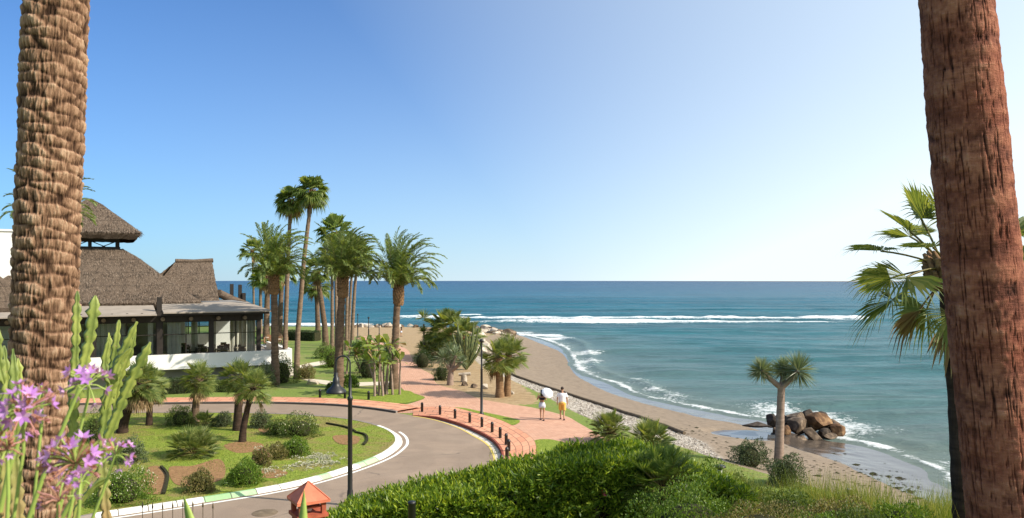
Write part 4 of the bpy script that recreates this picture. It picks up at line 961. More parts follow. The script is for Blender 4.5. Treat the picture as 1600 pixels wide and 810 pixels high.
for q in range(20):
    a = r.uniform(0, 6.28); sp = r.uniform(.3, 1.0); hh = r.uniform(2.0, 4.1); g_ = (math.cos(a)*sp, math.sin(a)*sp)
    ribbed(g, [(0, 0, 0), (g_[0]*.7, g_[1]*.7, hh*.3), (g_[0]*1.3, g_[1]*1.3, hh*.6), (g_[0]*1.7, g_[1]*1.7, hh)], .11, 4, .1, q, 26)
g.build('stems', M['cactus_far'], t)
def dragon_tree(base, heads, fork, trad, label, seed, mat='rosette', w=.04, n=150):
    t = thing('dragon_tree', label, 'tree', base); g = G(); b = np.array(base); r = np.random.RandomState(seed)
    fk = np.array(fork)-b; trunk_tube(g, [(0, 0, -.15), fk*.5, fk], [trad*1.25, trad, trad*.85], 14, .03, seed)
    for h, rad in heads: hh = np.array(h)-b; trunk_tube(g, [fk-np.array([0, 0, .1]), (fk+hh)/2+np.array([0, 0, -.08]), hh], [trad*.7, trad*.62, trad*.6], 10, .05, seed)
    g.build('trunk', M['trunk_smooth'], t)
    for h, rad in heads:
        g = G(); rosette(g, r, np.array(h)-b, rad, n, w, lo=-.9); g.build('leaf_head', M[mat], t)
b = col(703, 602); Yv = b.y
dragon_tree(b, [(atY(692, 560, Yv), .9), (atY(712, 556, Yv), .9), (atY(704, 548, Yv+.6), .85), (atY(722, 566, Yv-.5), .6)], atY(705, 578, Yv), .22, 'small dragon tree with a forked pale trunk in the verge planting', 5, n=170)
b1 = col(781, 621); b2 = col(789, 621)
two_trunk('fan_palm', 'twin-trunked fan palm alone on the verge between promenade and shingle', [(b1, ztop(560, b1.y), .26, .85, (-.05, 0)), (b2+Vector((.15, .5, 0)), ztop(556, b2.y), .22, .85, (.1, .2))], None, seed=85, n=38, pet=.8, tm='boot', lm='fan_grey')
for k, (x, y, rp, lab) in enumerate([(952, 692, 34, 'dwarf fan palm at the corner of the promenade, above the hedge'), (1016, 705, 40, 'spreading dwarf fan palm on the lawn strip beside the shingle')]):
    b = on(x, y); low_fan(x, y, rp, 90+k, lab, n=62, trunk=.55 if k == 0 else .35)
# dragon tree on the beach lawn, three heads
b = on(1216, 738); Yv = b.y
dragon_tree(b, [(atY(1190, 580, Yv), .72), (atY(1224, 578, Yv+.3), .68), (atY(1247, 580, Yv-.2), .98)], atY(1221, 603, Yv), .175, 'tall bare-trunked dragon tree with three spiky heads before the sea', 9, n=420, w=.035)
shrub(1171, 728, 62, 42, 201, 'rounded grey-green shrub left of the three-headed dragon tree', 'shrub_grey', group='round shrubs at the foot of the dragon tree', n=4600, leaf=.075)
shrub(1228, 758, 56, 50, 202, 'rounded grey-green shrub in front of the dragon tree trunk', 'shrub_grey', group='round shrubs at the foot of the dragon tree', n=4600, leaf=.075)

# ------------------------------------------------------------------ rocks
def rock_mesh(g, c, size, seed, flatn=7):
    bm = bmesh.new(); bmesh.ops.create_icosphere(bm, subdivisions=4, radius=1); r = random.Random(seed)
    pl = [(Vector((r.gauss(0, 1), r.gauss(0, 1), r.gauss(0, 1))).normalized(), r.uniform(.38, .70)) for _ in range(flatn+2)]
    V = []
    for v in bm.verts:
        p = v.co.copy()
        for n_, d in pl:
            e = p.dot(n_)-d
            if e > 0: p -= n_*e
        V.append(p)
    V = np.array(V); V *= 1.28+.07*fbm(V[:, 0]*2.5+seed, V[:, 1]*2.5, V[:, 2]*3, 5, seed)[:, None]
    rz = r.uniform(0, 6.28); c_, s_ = math.cos(rz), math.sin(rz); V = V*np.array(size); V = np.c_[V[:, 0]*c_-V[:, 1]*s_, V[:, 0]*s_+V[:, 1]*c_, V[:, 2]]
    Fc = np.array([[v.index for v in f.verts] for f in bm.faces]); bm.free()
    g.add(V+np.array(c), Fc, 0, False)
def rock(loc, size, seed, mat, label, group, name='rock'):
    g = G(); rock_mesh(g, (0, 0, 0), size, seed); o = g.build(name, M[mat]); o.location = loc; return tag(o, label, 'rock', group)
GR = 'boulders piled at the edge of the surf'
pile = [  # px, py centre, half width px, half height px, extra depth, material, label
 (1183, 664, 20, 4, -.5, 'rock_black', 'long flat dark slab lying left of the boulder pile'),
 (1206, 659, 9, 9, .3, 'rock_black', 'dark wet boulder at the left end of the pile'),
 (1222, 661, 12, 12, .8, 'rock_black', 'dark wet boulder behind the dragon tree trunk'),
 (1244, 653, 13, 10, 1.2, 'rock_brown', 'pale-topped boulder crowning the left of the pile'),
 (1224, 674, 8, 9, -.6, 'rock_orange', 'small reddish boulder just right of the dragon tree trunk'),
 (1246, 670, 17, 13, 0, 'rock_brown', 'wide grey-brown boulder in the middle front of the pile'),
 (1266, 650, 10, 8, 1.6, 'rock_black', 'blackish boulder at the back top of the pile'),
 (1276, 662, 16, 13, .6, 'rock_orange', 'big orange boulder right of the pale-topped one'),
 (1270, 681, 14, 9, -.7, 'rock_brown', 'wedge-shaped boulder at the foot of the orange one'),
 (1290, 668, 13, 12, 1.0, 'rock_black', 'dark boulder right of the big orange one'),
 (1306, 676, 13, 10, .3, 'rock_orange', 'rusty boulder at the right end of the pile'),
 (1296, 684, 9, 7, -.4, 'rock_brown', 'small brown boulder low at the right end'),
 (1250, 686, 10, 6, -1.0, 'rock_brown', 'low brown stone half buried at the front of the pile'),
 (1316, 679, 7, 5, .9, 'rock_black', 'small wet stone touching the surf at the far right'),
 (1236, 681, 9, 6, -.8, 'rock_black', 'small dark stone in the sand below the wide boulder'),
 (1234, 664, 9, 10, .4, 'rock_brown', 'upright brown boulder between the trunk and the wide middle boulder'),
 (1262, 664, 9, 9, .9, 'rock_black', 'dark boulder wedged between the wide boulder and the big orange one'),
 (1289, 680, 8, 8, -.2, 'rock_black', 'dark cracked boulder between wedge and rusty boulders'),
 (1255, 658, 9, 8, 1.5, 'rock_brown', 'brown boulder just right of the pale-topped one'),
 (1214, 676, 7, 7, -.2, 'rock_brown', 'brown stone low at the left behind the dragon tree'),
 (1302, 664, 8, 7, 1.4, 'rock_brown', 'brown boulder at the back right of the pile'),
 (1284, 650, 7, 5, 2.0, 'rock_black', 'small dark stone peeking over the back of the pile')]
for k, (x, y, wx, hy, dd, mt_, lab) in enumerate(pile):
    Y0 = 46.5+dd*.9; p = atY(x, y, Y0); s = Y0/F
    rock(p, (wx*s*1.2, wx*s*1.05, hy*s*1.08), 300+k, mt_, lab, GR)
GV = 'pale revetment stones on the headland'
r = random.Random(12)
for k in range(26):
    f = k/25; x = 748+f*52+r.uniform(-4, 4); y = 515.5+f*9+r.uniform(-2.5, 2.5); p = on(x, y); s = r.uniform(.35, .8)
    rock((p.x, p.y, p.z+s*.35), (s*1.25, s, s*.75), 400+k, 'rock_pale' if r.random() < .65 else 'rock_brown', 'angular stone in the revetment along the headland point', GV)
for k in range(16):
    x = 738+r.uniform(-6, 22); y = 524+k*2.1+r.uniform(-2, 2); p = on(x, y); s = r.uniform(.35, .75)
    rock((p.x, p.y, p.z+s*.3), (s*1.2, s, s*.8), 450+k, 'rock_pale', 'white stone heaped behind the candelabra cactus', 'white stones behind the verge planting')
for k in range(30):
    x = 556+k*3.4+r.uniform(-2, 2); p = on(x, 511.5+r.uniform(-.6, .6)); s = r.uniform(.3, .6)
    rock((p.x, p.y, p.z+s*.3), (s*1.1, s, s*.9), 480+k, 'rock_pale' if k % 3 else 'rock_brown', 'small stone in the row along the far shore', 'stones lining the far shore')
for k, (x, y, wx, hy, lab, mt_) in enumerate([(572, 606, 9, 6, 'x', 'rock_pale'), (726, 603, 6, 4, 'brown stone on the bare verge under the dragon tree', 'rock_brown'), (742, 606, 6, 4, 'brown stone beside the black lamp post on the verge', 'rock_brown'), (758, 608, 6, 5, 'pale stone between the lamp post and the twin palm', 'rock_pale'), (799, 616, 5, 4, 'stone at the foot of the twin palm', 'rock_pale')]):
    if k == 0: x, y = 486, 601; lab = 'lone boulder lying on the lawn in front of the palms'; wx, hy = 10, 7
    p = on(x, y); s = p.y/F; rock((p.x, p.y, p.z+hy*s*.5), (wx*s, wx*s*.8, hy*s), 520+k, mt_, lab, None)
b = on(725, 597); g = G(); s = b.y/F; g.tube([(0, 0, -.1), (0, 0, .55)], [.26, .22], 10); g.tube([(-.4, 0, .55), (.5, 0, .62)], .13, 8); o = g.build('stone_stump', M['rock_pale']); o.location = b
tag(o, 'pale stump-like stone on the bare verge beside the dragon tree', 'stone')
# seaweed scraps and pebbles on the sand
r = np.random.RandomState(4); g = G()
for k in range(420):
    if k < 300: x, y = r.uniform(1120, 1440), 0; y = 700+(x-1120)*.20+r.normal(0, 11)
    else: x = r.uniform(900, 1120); y = 645+(x-900)*.2+r.normal(0, 8)
    p = on(x, y)
    if p.z < -1.75: continue
    s = r.uniform(.02, .07)*(1+(r.rand() < .12)*1.2); m = 7
    a = np.linspace(0, 6.28, m, endpoint=False); rr_ = s*r.uniform(.5, 1.2, m); V = np.c_[p.x+rr_*np.cos(a)*1.9, p.y+rr_*np.sin(a), np.full(m, p.z+.012)]
    V = np.vstack([V, [p.x, p.y, p.z+s*.5]]); g.add(V, [(q, (q+1) % m, m) for q in range(m)])
tag(g.build('seaweed', M['core']), 'dark scraps of seaweed and pebbles strewn over the sand', 'seaweed', kind='stuff')
r = np.random.RandomState(9); g = G(); 
pts = r.uniform(0, 1, (30000, 2))*(SHGL.max(0)-SHGL.min(0))+SHGL.min(0); pts = pts[inside(pts[:, 0], pts[:, 1], SHGL) & (pts[:, 1] < 62)][:7000]; pz = terrain(pts[:, 0], pts[:, 1]); s = r.uniform(.03, .085, len(pts))
base = np.array([(1, 0, -.2), (0, 1, -.2), (-1, 0, -.2), (0, -1, -.2), (.1, .1, .6)]); a = r.uniform(0, 6.28, len(pts)); ca, sa = np.cos(a), np.sin(a)
V = base[None]*s[:, None, None]*np.stack([np.ones(len(s)), r.uniform(.6, 1, len(s)), np.ones(len(s))], 1)[:, None]; X_ = V[..., 0]*ca[:, None]-V[..., 1]*sa[:, None]; Y_ = V[..., 0]*sa[:, None]+V[..., 1]*ca[:, None]
V = np.stack([X_+pts[:, :1], Y_+pts[:, 1:], V[..., 2]+pz[:, None]], -1).reshape(-1, 3); k = np.arange(len(pts))[:, None]*5
for f in ((0, 1, 4), (1, 2, 4), (2, 3, 4), (3, 0, 4)): g.add(V if f[0] == 0 else V, k+np.array([f]))
g.v = [V]; g.f = [f-off_ for f, off_ in zip(g.f, [0, len(V), 2*len(V), 3*len(V)])]
M['pebbles'] = leafmat('pebble', (.10, .085, .07), (.30, .26, .22), (.60, .56, .50), 0.0, .8)
tag(g.build('pebbles', M['pebbles']), 'grey pebbles of the shingle strip behind the timber edge', 'pebbles', kind='stuff')
# ------------------------------------------------------------------ restaurant
GF = R(28); ub = np.array([math.cos(GF), math.sin(GF)]); vb = np.array([-math.sin(GF), math.cos(GF)])
OB = Vector((-25.7, 56.0, 0))
def lw(u, v, z=0): return Vector((OB.x+ub[0]*u+vb[0]*v, OB.y+ub[1]*u+vb[1]*v, z))
bld = thing('restaurant_building', 'white beach restaurant with thatched roofs and a glazed terrace on the left', 'building', OB, GF)
def thatch():
    t = NT('thatch'); p = t.pos((1, 1, 1), True)
    n = t.noise(t.pos((9, 9, 1.6), True), 1.0, 7, .85); n2 = t.noise(p, .7, 4, .6); n3 = t.noise(t.pos((14, 14, 5), True), 2.5, 3, .7)
    c = t.ramp(t.math('ADD', t.math('MULTIPLY', n, .5), t.math('MULTIPLY', n3, .5)), [(.36, (.04, .03, .022)), (.5, (.12, .088, .066)), (.64, (.26, .20, .15))])
    c = t.mix(t.ramp(n2, [(.4, 0.0), (.7, .35)]), c, (.22, .17, .13))
    s = t.n('SeparateXYZ'); t.l(p, s.inputs[0]); zz = t.math('ADD', s.outputs[2], t.math('MULTIPLY', n2, .12))
    fr = t.math('FRACT', t.math('MULTIPLY', zz, 1/1.05)); ln = t.ramp(fr, [(0.0, .6), (.035, .6), (.06, 0.0)])
    c = t.mix(ln, c, (.05, .038, .03))
    return t.fin(c, .95, .1, t.bump(t.math('ADD', n, n3), .9, .07))
M['thatch'] = thatch()
def hip_roof(name, cx, cy, z0, rings, thick, mat, parent, jit=.05, seed=1):
    # rings: (halfwidth_u, halfwidth_v, z); each side subdivided and ruffled
    r = np.random.RandomState(seed); g = G(); m = 28; V = []; 
    rings = [(rings[0][0]-.25, rings[0][1]-.25, rings[0][2]-thick)]+list(rings); Rg = []
    for a, b in zip(rings[:-1], rings[1:]):
        n = max(1, int(np.hypot(a[0]-b[0], a[2]-b[2])/.35)); Rg += [tuple(np.array(a)*(1-q/n)+np.array(b)*q/n) for q in range(n)]
    Rg.append(rings[-1])
    for hu, hv, z in Rg:
        s = np.linspace(-1, 1, m, endpoint=False); o = np.ones(m)
        X = np.concatenate([s*hu, o*hu, -s*hu, -o*hu]); Y = np.concatenate([-o*hv, s*hv, o*hv, -s*hv])
        V.append(np.c_[cx+X, cy+Y, np.full(4*m, z)]+r.normal(0, jit, (4*m, 3))*min(1, max(hu, .1)))
    k = 4*m; V = np.concatenate(V); i = np.arange(len(Rg)-1)[:, None]*k; j = np.arange(k)[None]; j2 = (j+1) % k
    g.add(V, np.stack([i+j, i+j2, i+k+j2, i+k+j], -1).reshape(-1, 4), 0, False)
    return g.build(name, mat, parent)
cu, cv = 2.9-7.5, 3.5+7.5
hip_roof('roof', cu, cv, 6, [(7.6, 7.6, 5.75), (7.75, 7.75, 6.05), (5.3, 5.3, 8.0), (3.6, 3.6, 9.45), (2.35, 2.35, 10.3)], .35, M['thatch'], bld, .02, 2)
up_ = hip_roof('lantern_roof', cu, cv, 11, [(3.55, 3.55, 11.35), (3.7, 3.7, 11.6), (2.2, 2.2, 12.85), (.9, .9, 13.95), (.12, .12, 14.5)], .3, M['thatch'], bld, .02, 3)
g = G()
for a in (-1, 0, 1):
    for sx_ in (-1, 1):
        g.box((cu+a*2.0, cv+sx_*2.05, 10.55), (.22, .2, 1.5)); g.box((cu+sx_*2.05, cv+a*2.0, 10.55), (.2, .22, 1.5))
g.box((cu, cv-2.05, 10.25), (4.4, .26, .42)); g.box((cu+2.05, cv, 10.25), (.26, 4.4, .42)); g.box((cu, cv+2.05, 10.25), (4.4, .26, .42)); g.box((cu-2.05, cv, 10.25), (.26, 4.4, .42))
g.box((cu, cv-2.05, 11.0), (4.4, .26, .2)); g.box((cu+2.05, cv, 11.0), (.26, 4.4, .2))
for a in (-1, 1):
    for sg in (-1, 1):
        g.cyl((cu+a*1-.8, cv-2.08, 10.5-sg*.35), (cu+a*1+.8, cv-2.08, 10.5+sg*.35), .035, n=4); g.cyl((cu+2.08, cv+a*1-.8, 10.5-sg*.35), (cu+2.08, cv+a*1+.8, 10.5+sg*.35), .035, n=4)
g.build('clerestory', M['darkwood'], bld)
# second thatched roof, with an upright gable end at the right
g = G(); r = np.random.RandomState(6)
def tl(px, py, Y): 
    p = atY(px, py, Y)-OB; return np.array([p.x*ub[0]+p.y*ub[1], p.x*vb[0]+p.y*vb[1], p.z])
a_, b_ = tl(274, 409, 68.6), tl(331, 408, 70.2); f0, f1 = tl(225, 455, 63.5), tl(343, 472, 66.5); f0[2] = f1[2] = 5.9; m0 = tl(250, 428, 67.8)
b0 = a_+np.array([-1.5, 5, 0]); b0[2] = 5.9; b1 = b_+np.array([.5, 5, 0]); b1[2] = 5.9
def patch(A, B, Cc, D, n=18, jit=.02):
    s = np.linspace(0, 1, n); S, T = np.meshgrid(s, s); S, T = S.ravel()[:, None], T.ravel()[:, None]
    V = (A*(1-S)+B*S)*(1-T)+(D*(1-S)+Cc*S)*T; V = V+r.normal(0, jit, V.shape); i = np.arange(n-1)[:, None]*n; j = np.arange(n-1)[None]
    g.add(V, np.stack([i+j, i+j+1, i+n+j+1, i+n+j], -1).reshape(-1, 4))
patch(f0, f1, b_, a_); patch(f1, b1, b_, b_); patch(b1, b0, a_, b_); patch(b0, f0, m0, a_)
ridge = [a_+np.array([0, 0, .05]), (a_+b_)/2+np.array([0, 0, -.03]), b_+np.array([.1, 0, .05])]; g.tube(ridge, .2, 8)
dn = np.array([0, 0, -.35]); patch(f0, f1, f1+dn, f0+dn, 10, .03); patch(f1, b1, b1+dn, f1+dn, 10, .03)
g.build('roof', M['thatch'], bld)
g = G(); g.tube([tl(341, 458, 68), tl(362, 468, 70), tl(385, 477, 72)], .35, 6); g.build('roof', M['thatch'], bld)
def straw(px0, faces, n, seed, parent):
    r = np.random.RandomState(seed); g = G()
    for A, B, Cc, D in faces:   # A,B along the eave, D,C along the top
        A, B, Cc, D = [np.array(q, float) for q in (A, B, Cc, D)]; wA, wD = np.linalg.norm(B-A), np.linalg.norm(Cc-D); hh = np.linalg.norm((A+B)/2-(Cc+D)/2)
        m = int(n*(wA+wD)*hh/2); t_ = r.uniform(0, 1, m); t_ = np.where(r.uniform(0, 1, m)*max(wA, wD) < (wA*(1-t_)+wD*t_), t_, r.uniform(0, .3, m)); s_ = r.uniform(0, 1, m)
        P = (A*(1-s_[:, None])+B*s_[:, None])*(1-t_[:, None])+(D*(1-s_[:, None])+Cc*s_[:, None])*t_[:, None]; dn = nrm((A+B)/2-(Cc+D)/2); nn_ = nrm(np.cross(B-A, D-A)); nn_ = nn_ if nn_[2] > 0 else -nn_; sd_ = nrm(B-A)
        DD = nrm(dn+r.normal(0, .16, (m, 3))+nn_*r.uniform(.0, .16, (m, 1))); g.leaves(P+nn_*.01, DD, nrm(sd_+r.normal(0, .2, (m, 3))), r.uniform(.15, .42, m), .03)
    g.build('straw', M['straw'], parent)
M['straw'] = leafmat('thatch_straw', (.05, .036, .027), (.14, .105, .078), (.32, .25, .19), .05, .9)
def ring_faces(rings, sides=(0, 1)):
    F_ = []
    for (a, _, z0), (b_, _, z1) in zip(rings[:-1], rings[1:]):
        c4 = lambda h, z: [(cu-h, cv-h, z), (cu+h, cv-h, z), (cu+h, cv+h, z), (cu-h, cv+h, z)]
        q0, q1 = c4(a, z0), c4(b_, z1)
        for s_ in sides: F_.append((q0[s_], q0[(s_+1) % 4], q1[(s_+1) % 4], q1[s_]))
    return F_
rf_ = [o for o in bld.children if o.name.startswith('roof')]
straw(0, ring_faces([(7.75, 7.75, 6.05), (5.3, 5.3, 8.0), (3.6, 3.6, 9.45), (2.35, 2.35, 10.3)]), 130, 1, rf_[0])
straw(0, ring_faces([(3.7, 3.7, 11.6), (2.2, 2.2, 12.85), (.9, .9, 13.95), (.12, .12, 14.5)]), 130, 2, up_)
straw(0, [(f0, f1, b_, a_)], 130, 3, rf_[1])
# small thatched roof with white wall and chimney at far left
g = G(); c0 = tl(-14, 470, 54); hip_roof('roof', c0[0], c0[1], 6, [(2.4, 2.4, 5.6), (2.5, 2.5, 5.85), (1.3, 1.3, 7.3), (.15, .15, 8.3)], .3, M['thatch'], bld, .02, 8)
g = G(); g.box((c0[0]-.6, c0[1]+.6, 2.8), (3.6, 3.4, 5.5)); c1 = tl(14, 400, 57); g.box((c1[0], c1[1], 6.4), (1.15, 1.1, 9.9)); g.box((c1[0], c1[1], 11.42), (1.35, 1.3, .14)); g.build('wall', M['white'], bld)
# terrace base: white parapet band over a recessed grey plinth
g = G()
def bx(u0, u1, v0, v1, z0, z1, gg=None, mat=0): (gg or g).box(((u0+u1)/2, (v0+v1)/2, (z0+z1)/2), (u1-u0, v1-v0, z1-z0), 0, mat)
bx(-16, 9.4, -.25, 0, 1.4, 2.3); bx(9.15, 9.4, 0, 9, 1.4, 2.3)
bx(-16, 9.4, -.32, -.02, 1.22, 1.42)
g.build('parapet', M['white'], bld)
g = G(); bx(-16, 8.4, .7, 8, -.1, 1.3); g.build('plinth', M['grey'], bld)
g = G(); bx(-16, 9.1, 0.02, 14, 1.3, 1.66); g.build('terrace_floor', M['tabletop'], bld)
g = G(); bx(-16, 2.5, 9, 9.3, 1.66, 5.8); bx(-16, -15.7, 1, 9, 1.66, 5.8); bx(2.3, 2.5, 9.3, 14, 1.66, 5.6); g.build('wall', M['white'], bld)
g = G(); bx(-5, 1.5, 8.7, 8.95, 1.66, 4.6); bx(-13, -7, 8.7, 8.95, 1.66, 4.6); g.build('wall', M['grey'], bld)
# low ramp wall to the right of the terrace
g = G(); p0, p1 = tl(318, 566, 62), tl(352, 590, 61); q = at(447, 598); 
g.add([tl(300, 575, 60.5), tl(455, 570, 64), tl(455, 548, 64), tl(330, 566, 60.5)], [(0, 1, 2, 3)]); 
# framing
g = G(); ZE = 5.42
for u, w_, zt in ((-14, .3, ZE), (-8.7, .28, ZE), (-4.3, .28, ZE), (0, .34, 6.65), (3.55, .3, ZE), (7.0, .3, ZE)): bx(u-w_/2, u+w_/2, .05, .05+w_, 1.66, zt-.15)
for v in (4.3, 8.6): bx(6.85, 7.15, v, v+.3, 1.66, ZE-.15)
bx(-16, 0, 0.02, .3, 4.72, 5.12); bx(0, 7.3, 0.02, .3, 4.72, 5.25); bx(6.87, 7.13, .3, 12, 4.8, 5.25); bx(-16, 7, .1, .2, 1.66, 1.78)
for u in np.arange(-15.5, 7.3, .95): bx(u, u+.14, -.75, 3.6, 5.2, 5.38)
bx(-.2, 7.6, -.85, -.75, 5.18, 5.42); bx(-16, -.2, -1.2, -1.1, 5.18, 5.3)
g.build('frame', M['darkwood'], bld)
g = G()
for u in np.arange(-15, 7, 1.9): g = G(); g.cyl((u, -.05, 4.9), (u, -.45, 4.9), .15, n=8); g.build('beam_end', M['rope'], bld)
g = G(); V = [(-16, -1.35, 5.28), (-.25, -1.35, 5.28), (-.25, 3.7, 5.88), (-16, 3.7, 5.88)]; V2 = [(v[0], v[1], v[2]-.07) for v in V]
g.add(V+V2, [(0, 1, 2, 3), (7, 6, 5, 4), (4, 5, 1, 0), (5, 6, 2, 1), (7, 4, 0, 3)])
V = [(.2, -1.0, 5.42), (7.75, -1.0, 5.42), (6.7, 3.9, 6.0), (.2, 3.9, 6.0)]; V2 = [(v[0], v[1], v[2]-.09) for v in V]
g.add(V+V2, [(0, 1, 2, 3), (7, 6, 5, 4), (4, 5, 1, 0), (5, 6, 2, 1), (7, 4, 0, 3)])
V = [(7.75, -1.0, 5.42), (7.75, 12, 5.42), (6.7, 12, 6.0), (6.7, 3.9, 6.0)]; g.add(V, [(0, 1, 2, 3)])
g.build('awning', M['awning'], bld)
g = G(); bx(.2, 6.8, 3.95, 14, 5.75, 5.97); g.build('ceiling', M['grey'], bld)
g = G(); bx(2.5, 6.9, 11.9, 12.1, 1.66, 3.0); bx(2.5, 6.9, 11.9, 12.1, 4.4, 5.75); bx(4.9, 6.9, 11.7, 11.85, 1.66, 5.7); g.build('wall', M['white'], bld)
g = G()
for uu in np.arange(3, 5, .9): bx(uu-.05, uu+.05, 11.85, 11.95, 3.0, 4.4)
bx(2.5, 4.9, 11.86, 11.94, 3.6, 3.68); g.build('frame', M['darkwood'], bld)
for (u0, u1) in ((-13.8, -8.9), (-8.5, -4.5), (-4.1, -.2), (.2, 3.4), (3.7, 6.85)):
    g = G(); bx(u0, u1, .14, .155, 1.78, 4.72); wn_ = g.build('window', M['glass'], bld)
    g = G()
    for q in (0, .5, 1): uu = u0+(u1-u0)*q; bx(uu-.035, uu+.035, .11, .19, 1.78, 4.72)
    bx(u0, u1, .115, .185, 3.72, 3.78); bx(u0, u1, .115, .185, 4.64, 4.72); g.build('window_frame', M['darkwood'], wn_)
def curtain(u0, u1, v):
    g = G(); n = int((u1-u0)/.035)+2; u = np.linspace(u0, u1, n); vv = v+.07*np.sin(u*19)+.03*np.sin(u*47)
    V = np.vstack([np.c_[u, vv, np.full(n, 1.72)], np.c_[u, vv, np.full(n, 4.7)]]); g.add(V, [(k, k+1, k+1+n, k+n) for k in range(n-1)], 0, True); g.build('curtain', M['curtain'], bld)
for a, b_, v in ((.55, 1.5, .55), (-.75, -.4, .5), (5.3, 6.7, 3.2), (3.9, 4.4, 4.4), (2.6, 3.1, 5), (-4.2, -2.2, 1.2), (-8.2, -6.8, .8), (6.2, 6.8, .7)): curtain(a, b_, v)
g = G()
for px_, tz in ((362, 444), (375, 445), (352, 458), (381, 458)):
    p = tl(px_, tz, 76); g.box((p[0], p[1], (p[2]+4)/2), (.32, .32, p[2]-4))
g.build('post', M['darkwood'], bld)
# terrace tables and chairs
def make_chair(label, mat):
    t = thing('terrace_chair', label, 'chair'); g = G(); g.box((0, 0, .45), (.46, .46, .05)); g.build('seat', mat, t)
    g = G(); g.box((0, .22, .72), (.46, .04, .42)); g.build('backrest', mat, t)
    for a in (-1, 1):
        for b_ in (-1, 1): g = G(); g.cyl((a*.2, b_*.2, 0), (a*.19, b_*.19, .43), .018, n=5); g.build('leg', M['black'], t)
    return t
def make_table(label, mat):
    t = thing('terrace_table', label, 'table'); g = G(); g.box((0, 0, .74), (.9, .8, .05)); g.build('tabletop', mat, t)
    for a in (-1, 1):
        for b_ in (-1, 1): g = G(); g.box((a*.38, b_*.33, .36), (.05, .05, .71)); g.build('leg', M['darkwood'], t)
    return t
GT = 'tables on the restaurant terrace'; GC = 'chairs on the restaurant terrace'
t0 = make_table('table behind the glass of the restaurant terrace', M['tabletop']); cA = make_chair('dark chair at a table behind the terrace glass', M['darkwood']); cB = make_chair('tan wicker chair on the open end of the terrace', M['wicker'])
cA['group'] = GC; cB['group'] = 'wicker chairs on the open terrace'; t0['group'] = GT
first = {'t': True, 'a': True, 'b': True}
def put(key, src, u, v, rz, label, group, z=1.66):
    p = lw(u, v, z)
    if first[key]: first[key] = False; src.location = p; src.rotation_euler = (0, 0, GF+rz); return
    dup(src, p, GF+rz, label, group)
for (u, v, wd_) in ((1.7, 2.0, 'table nearest the tall left post'), (3.3, 3.8, 'table behind the middle terrace post'), (4.5, 1.7, 'table just right of the middle terrace post'), (5.9, 2.2, 'table nearest the right corner post'), (2.2, 6, 'rear table on the left of the terrace'), (5.2, 5.2, 'rear table on the right of the terrace')):
    tl_b = wd_+' behind the restaurant glass'; put('t', t0, u, v, 0, tl_b, GT)
    if u == 1.7: t0['label'] = tl_b
    for k in range(4):
        a = k*math.pi/2; lb_ = 'dark chair on the '+['far', 'right', 'near', 'left'][k]+' side of the '+wd_; put('a', cA, u+.75*math.sin(a), v-.75*math.cos(a)*-1, -a, lb_, GC); cA['label'] = 'dark chair on the far side of the table nearest the tall left post'
tB = make_table('first pale table among wicker chairs just outside the glass', M['tabletop'])
tB.location = lw(10.2, 10, 1.66); tB.rotation_euler = (0, 0, GF)
for k in range(4): a = k*math.pi/2+.4; put('b', cB, 10.2+.8*math.sin(a), 10+.8*math.cos(a), -a, 'tan wicker chair on the '+['far', 'right', 'near', 'left'][k]+' side of the first pale table outside the glass', 'wicker chairs on the open terrace')
cB['label'] = 'tan wicker chair on the far side of the first pale table outside the glass'
tB2 = dup(tB, lw(10.2, 12.6, 1.66), GF, 'second pale table among wicker chairs, nearer the sea')
for k in range(4): a = k*math.pi/2+.1; put('b', cB, 10.2+.8*math.sin(a), 12.6+.8*math.cos(a), -a, 'tan wicker chair on the '+['far', 'right', 'near', 'left'][k]+' side of the second pale table nearer the sea', 'wicker chairs on the open terrace')
g = G(); bx(9.4, 11.2, 8, 14, 0, 1.66); g.build('terrace_floor', M['white'], bld)

# ------------------------------------------------------------------ lamp posts and bollards
def lamp_arch(base, top, label, face=R(180), s=1.0):
    h = top-base[2]; t = thing('street_lamp', label, 'street lamp', base, face); g = G()
    g.lathe([(.17, 0), (.17, .08), (.12, .14), (.10, .5), (.085, .55), (.075, h*.70), (.095, h*.70+.02), (.095, h*.70+.12), (.055, h*.70+.16), (.05, h-.75)], n=16); g.build('pole', M['black'], t)
    R_ = .24; g = G(); P = [(0, 0, h-.77)]+[(R_-R_*math.cos(a), 0, h-R_*1.05+R_*1.0*math.sin(a)) for a in np.linspace(0, math.pi, 12)]; P.insert(1, (0, 0, h-.5)); P.append((2*R_, 0, h-.62)); g.tube(P, .028, 8); g.build('arm', M['black'], t)
    g = G(); c = (2*R_, 0, h-1.28); g.lathe([(.001, .70), (.05, .69), (.06, .55), (.10, .52), (.115, .36), (.12, .30), (.17, .22), (.30, .12), (.34, .04), (.345, 0), (.32, .01), (.28, .06), (.001, .10)], c, 24); g.build('lamp_shade', M['black'], t)
    g = G(); g.lathe([(.001, -.06), (.09, -.03), (.13, .05), (.12, .09)], c, 16); g.build('bulb', M['white'], t); return t
b = at(547, 790); lamp_arch(b, ztop(556, b.y), 'black street lamp with a curved arm and bell shade in front of the road')
def lamp_plain(base, top, label, group=None):
    h = top-base[2]; t = thing('street_lamp', label, 'street lamp', base, 0, group); g = G(); g.lathe([(.14, 0), (.14, .1), (.08, .16), (.065, h*.6), (.075, h*.6+.02), (.05, h*.62), (.045, h-.15)], n=12); g.build('pole', M['black'], t)
    g = G(); g.lathe([(.045, h-.16), (.11, h-.12), (.12, h-.02), (.05, h+.04), (.001, h+.06)], n=12); g.build('lamp_head', M['black'], t)
b = at(752.5, 649, .03); lamp_plain(b, ztop(531, b.y), 'black lamp post rising from the grass patch beside the promenade')
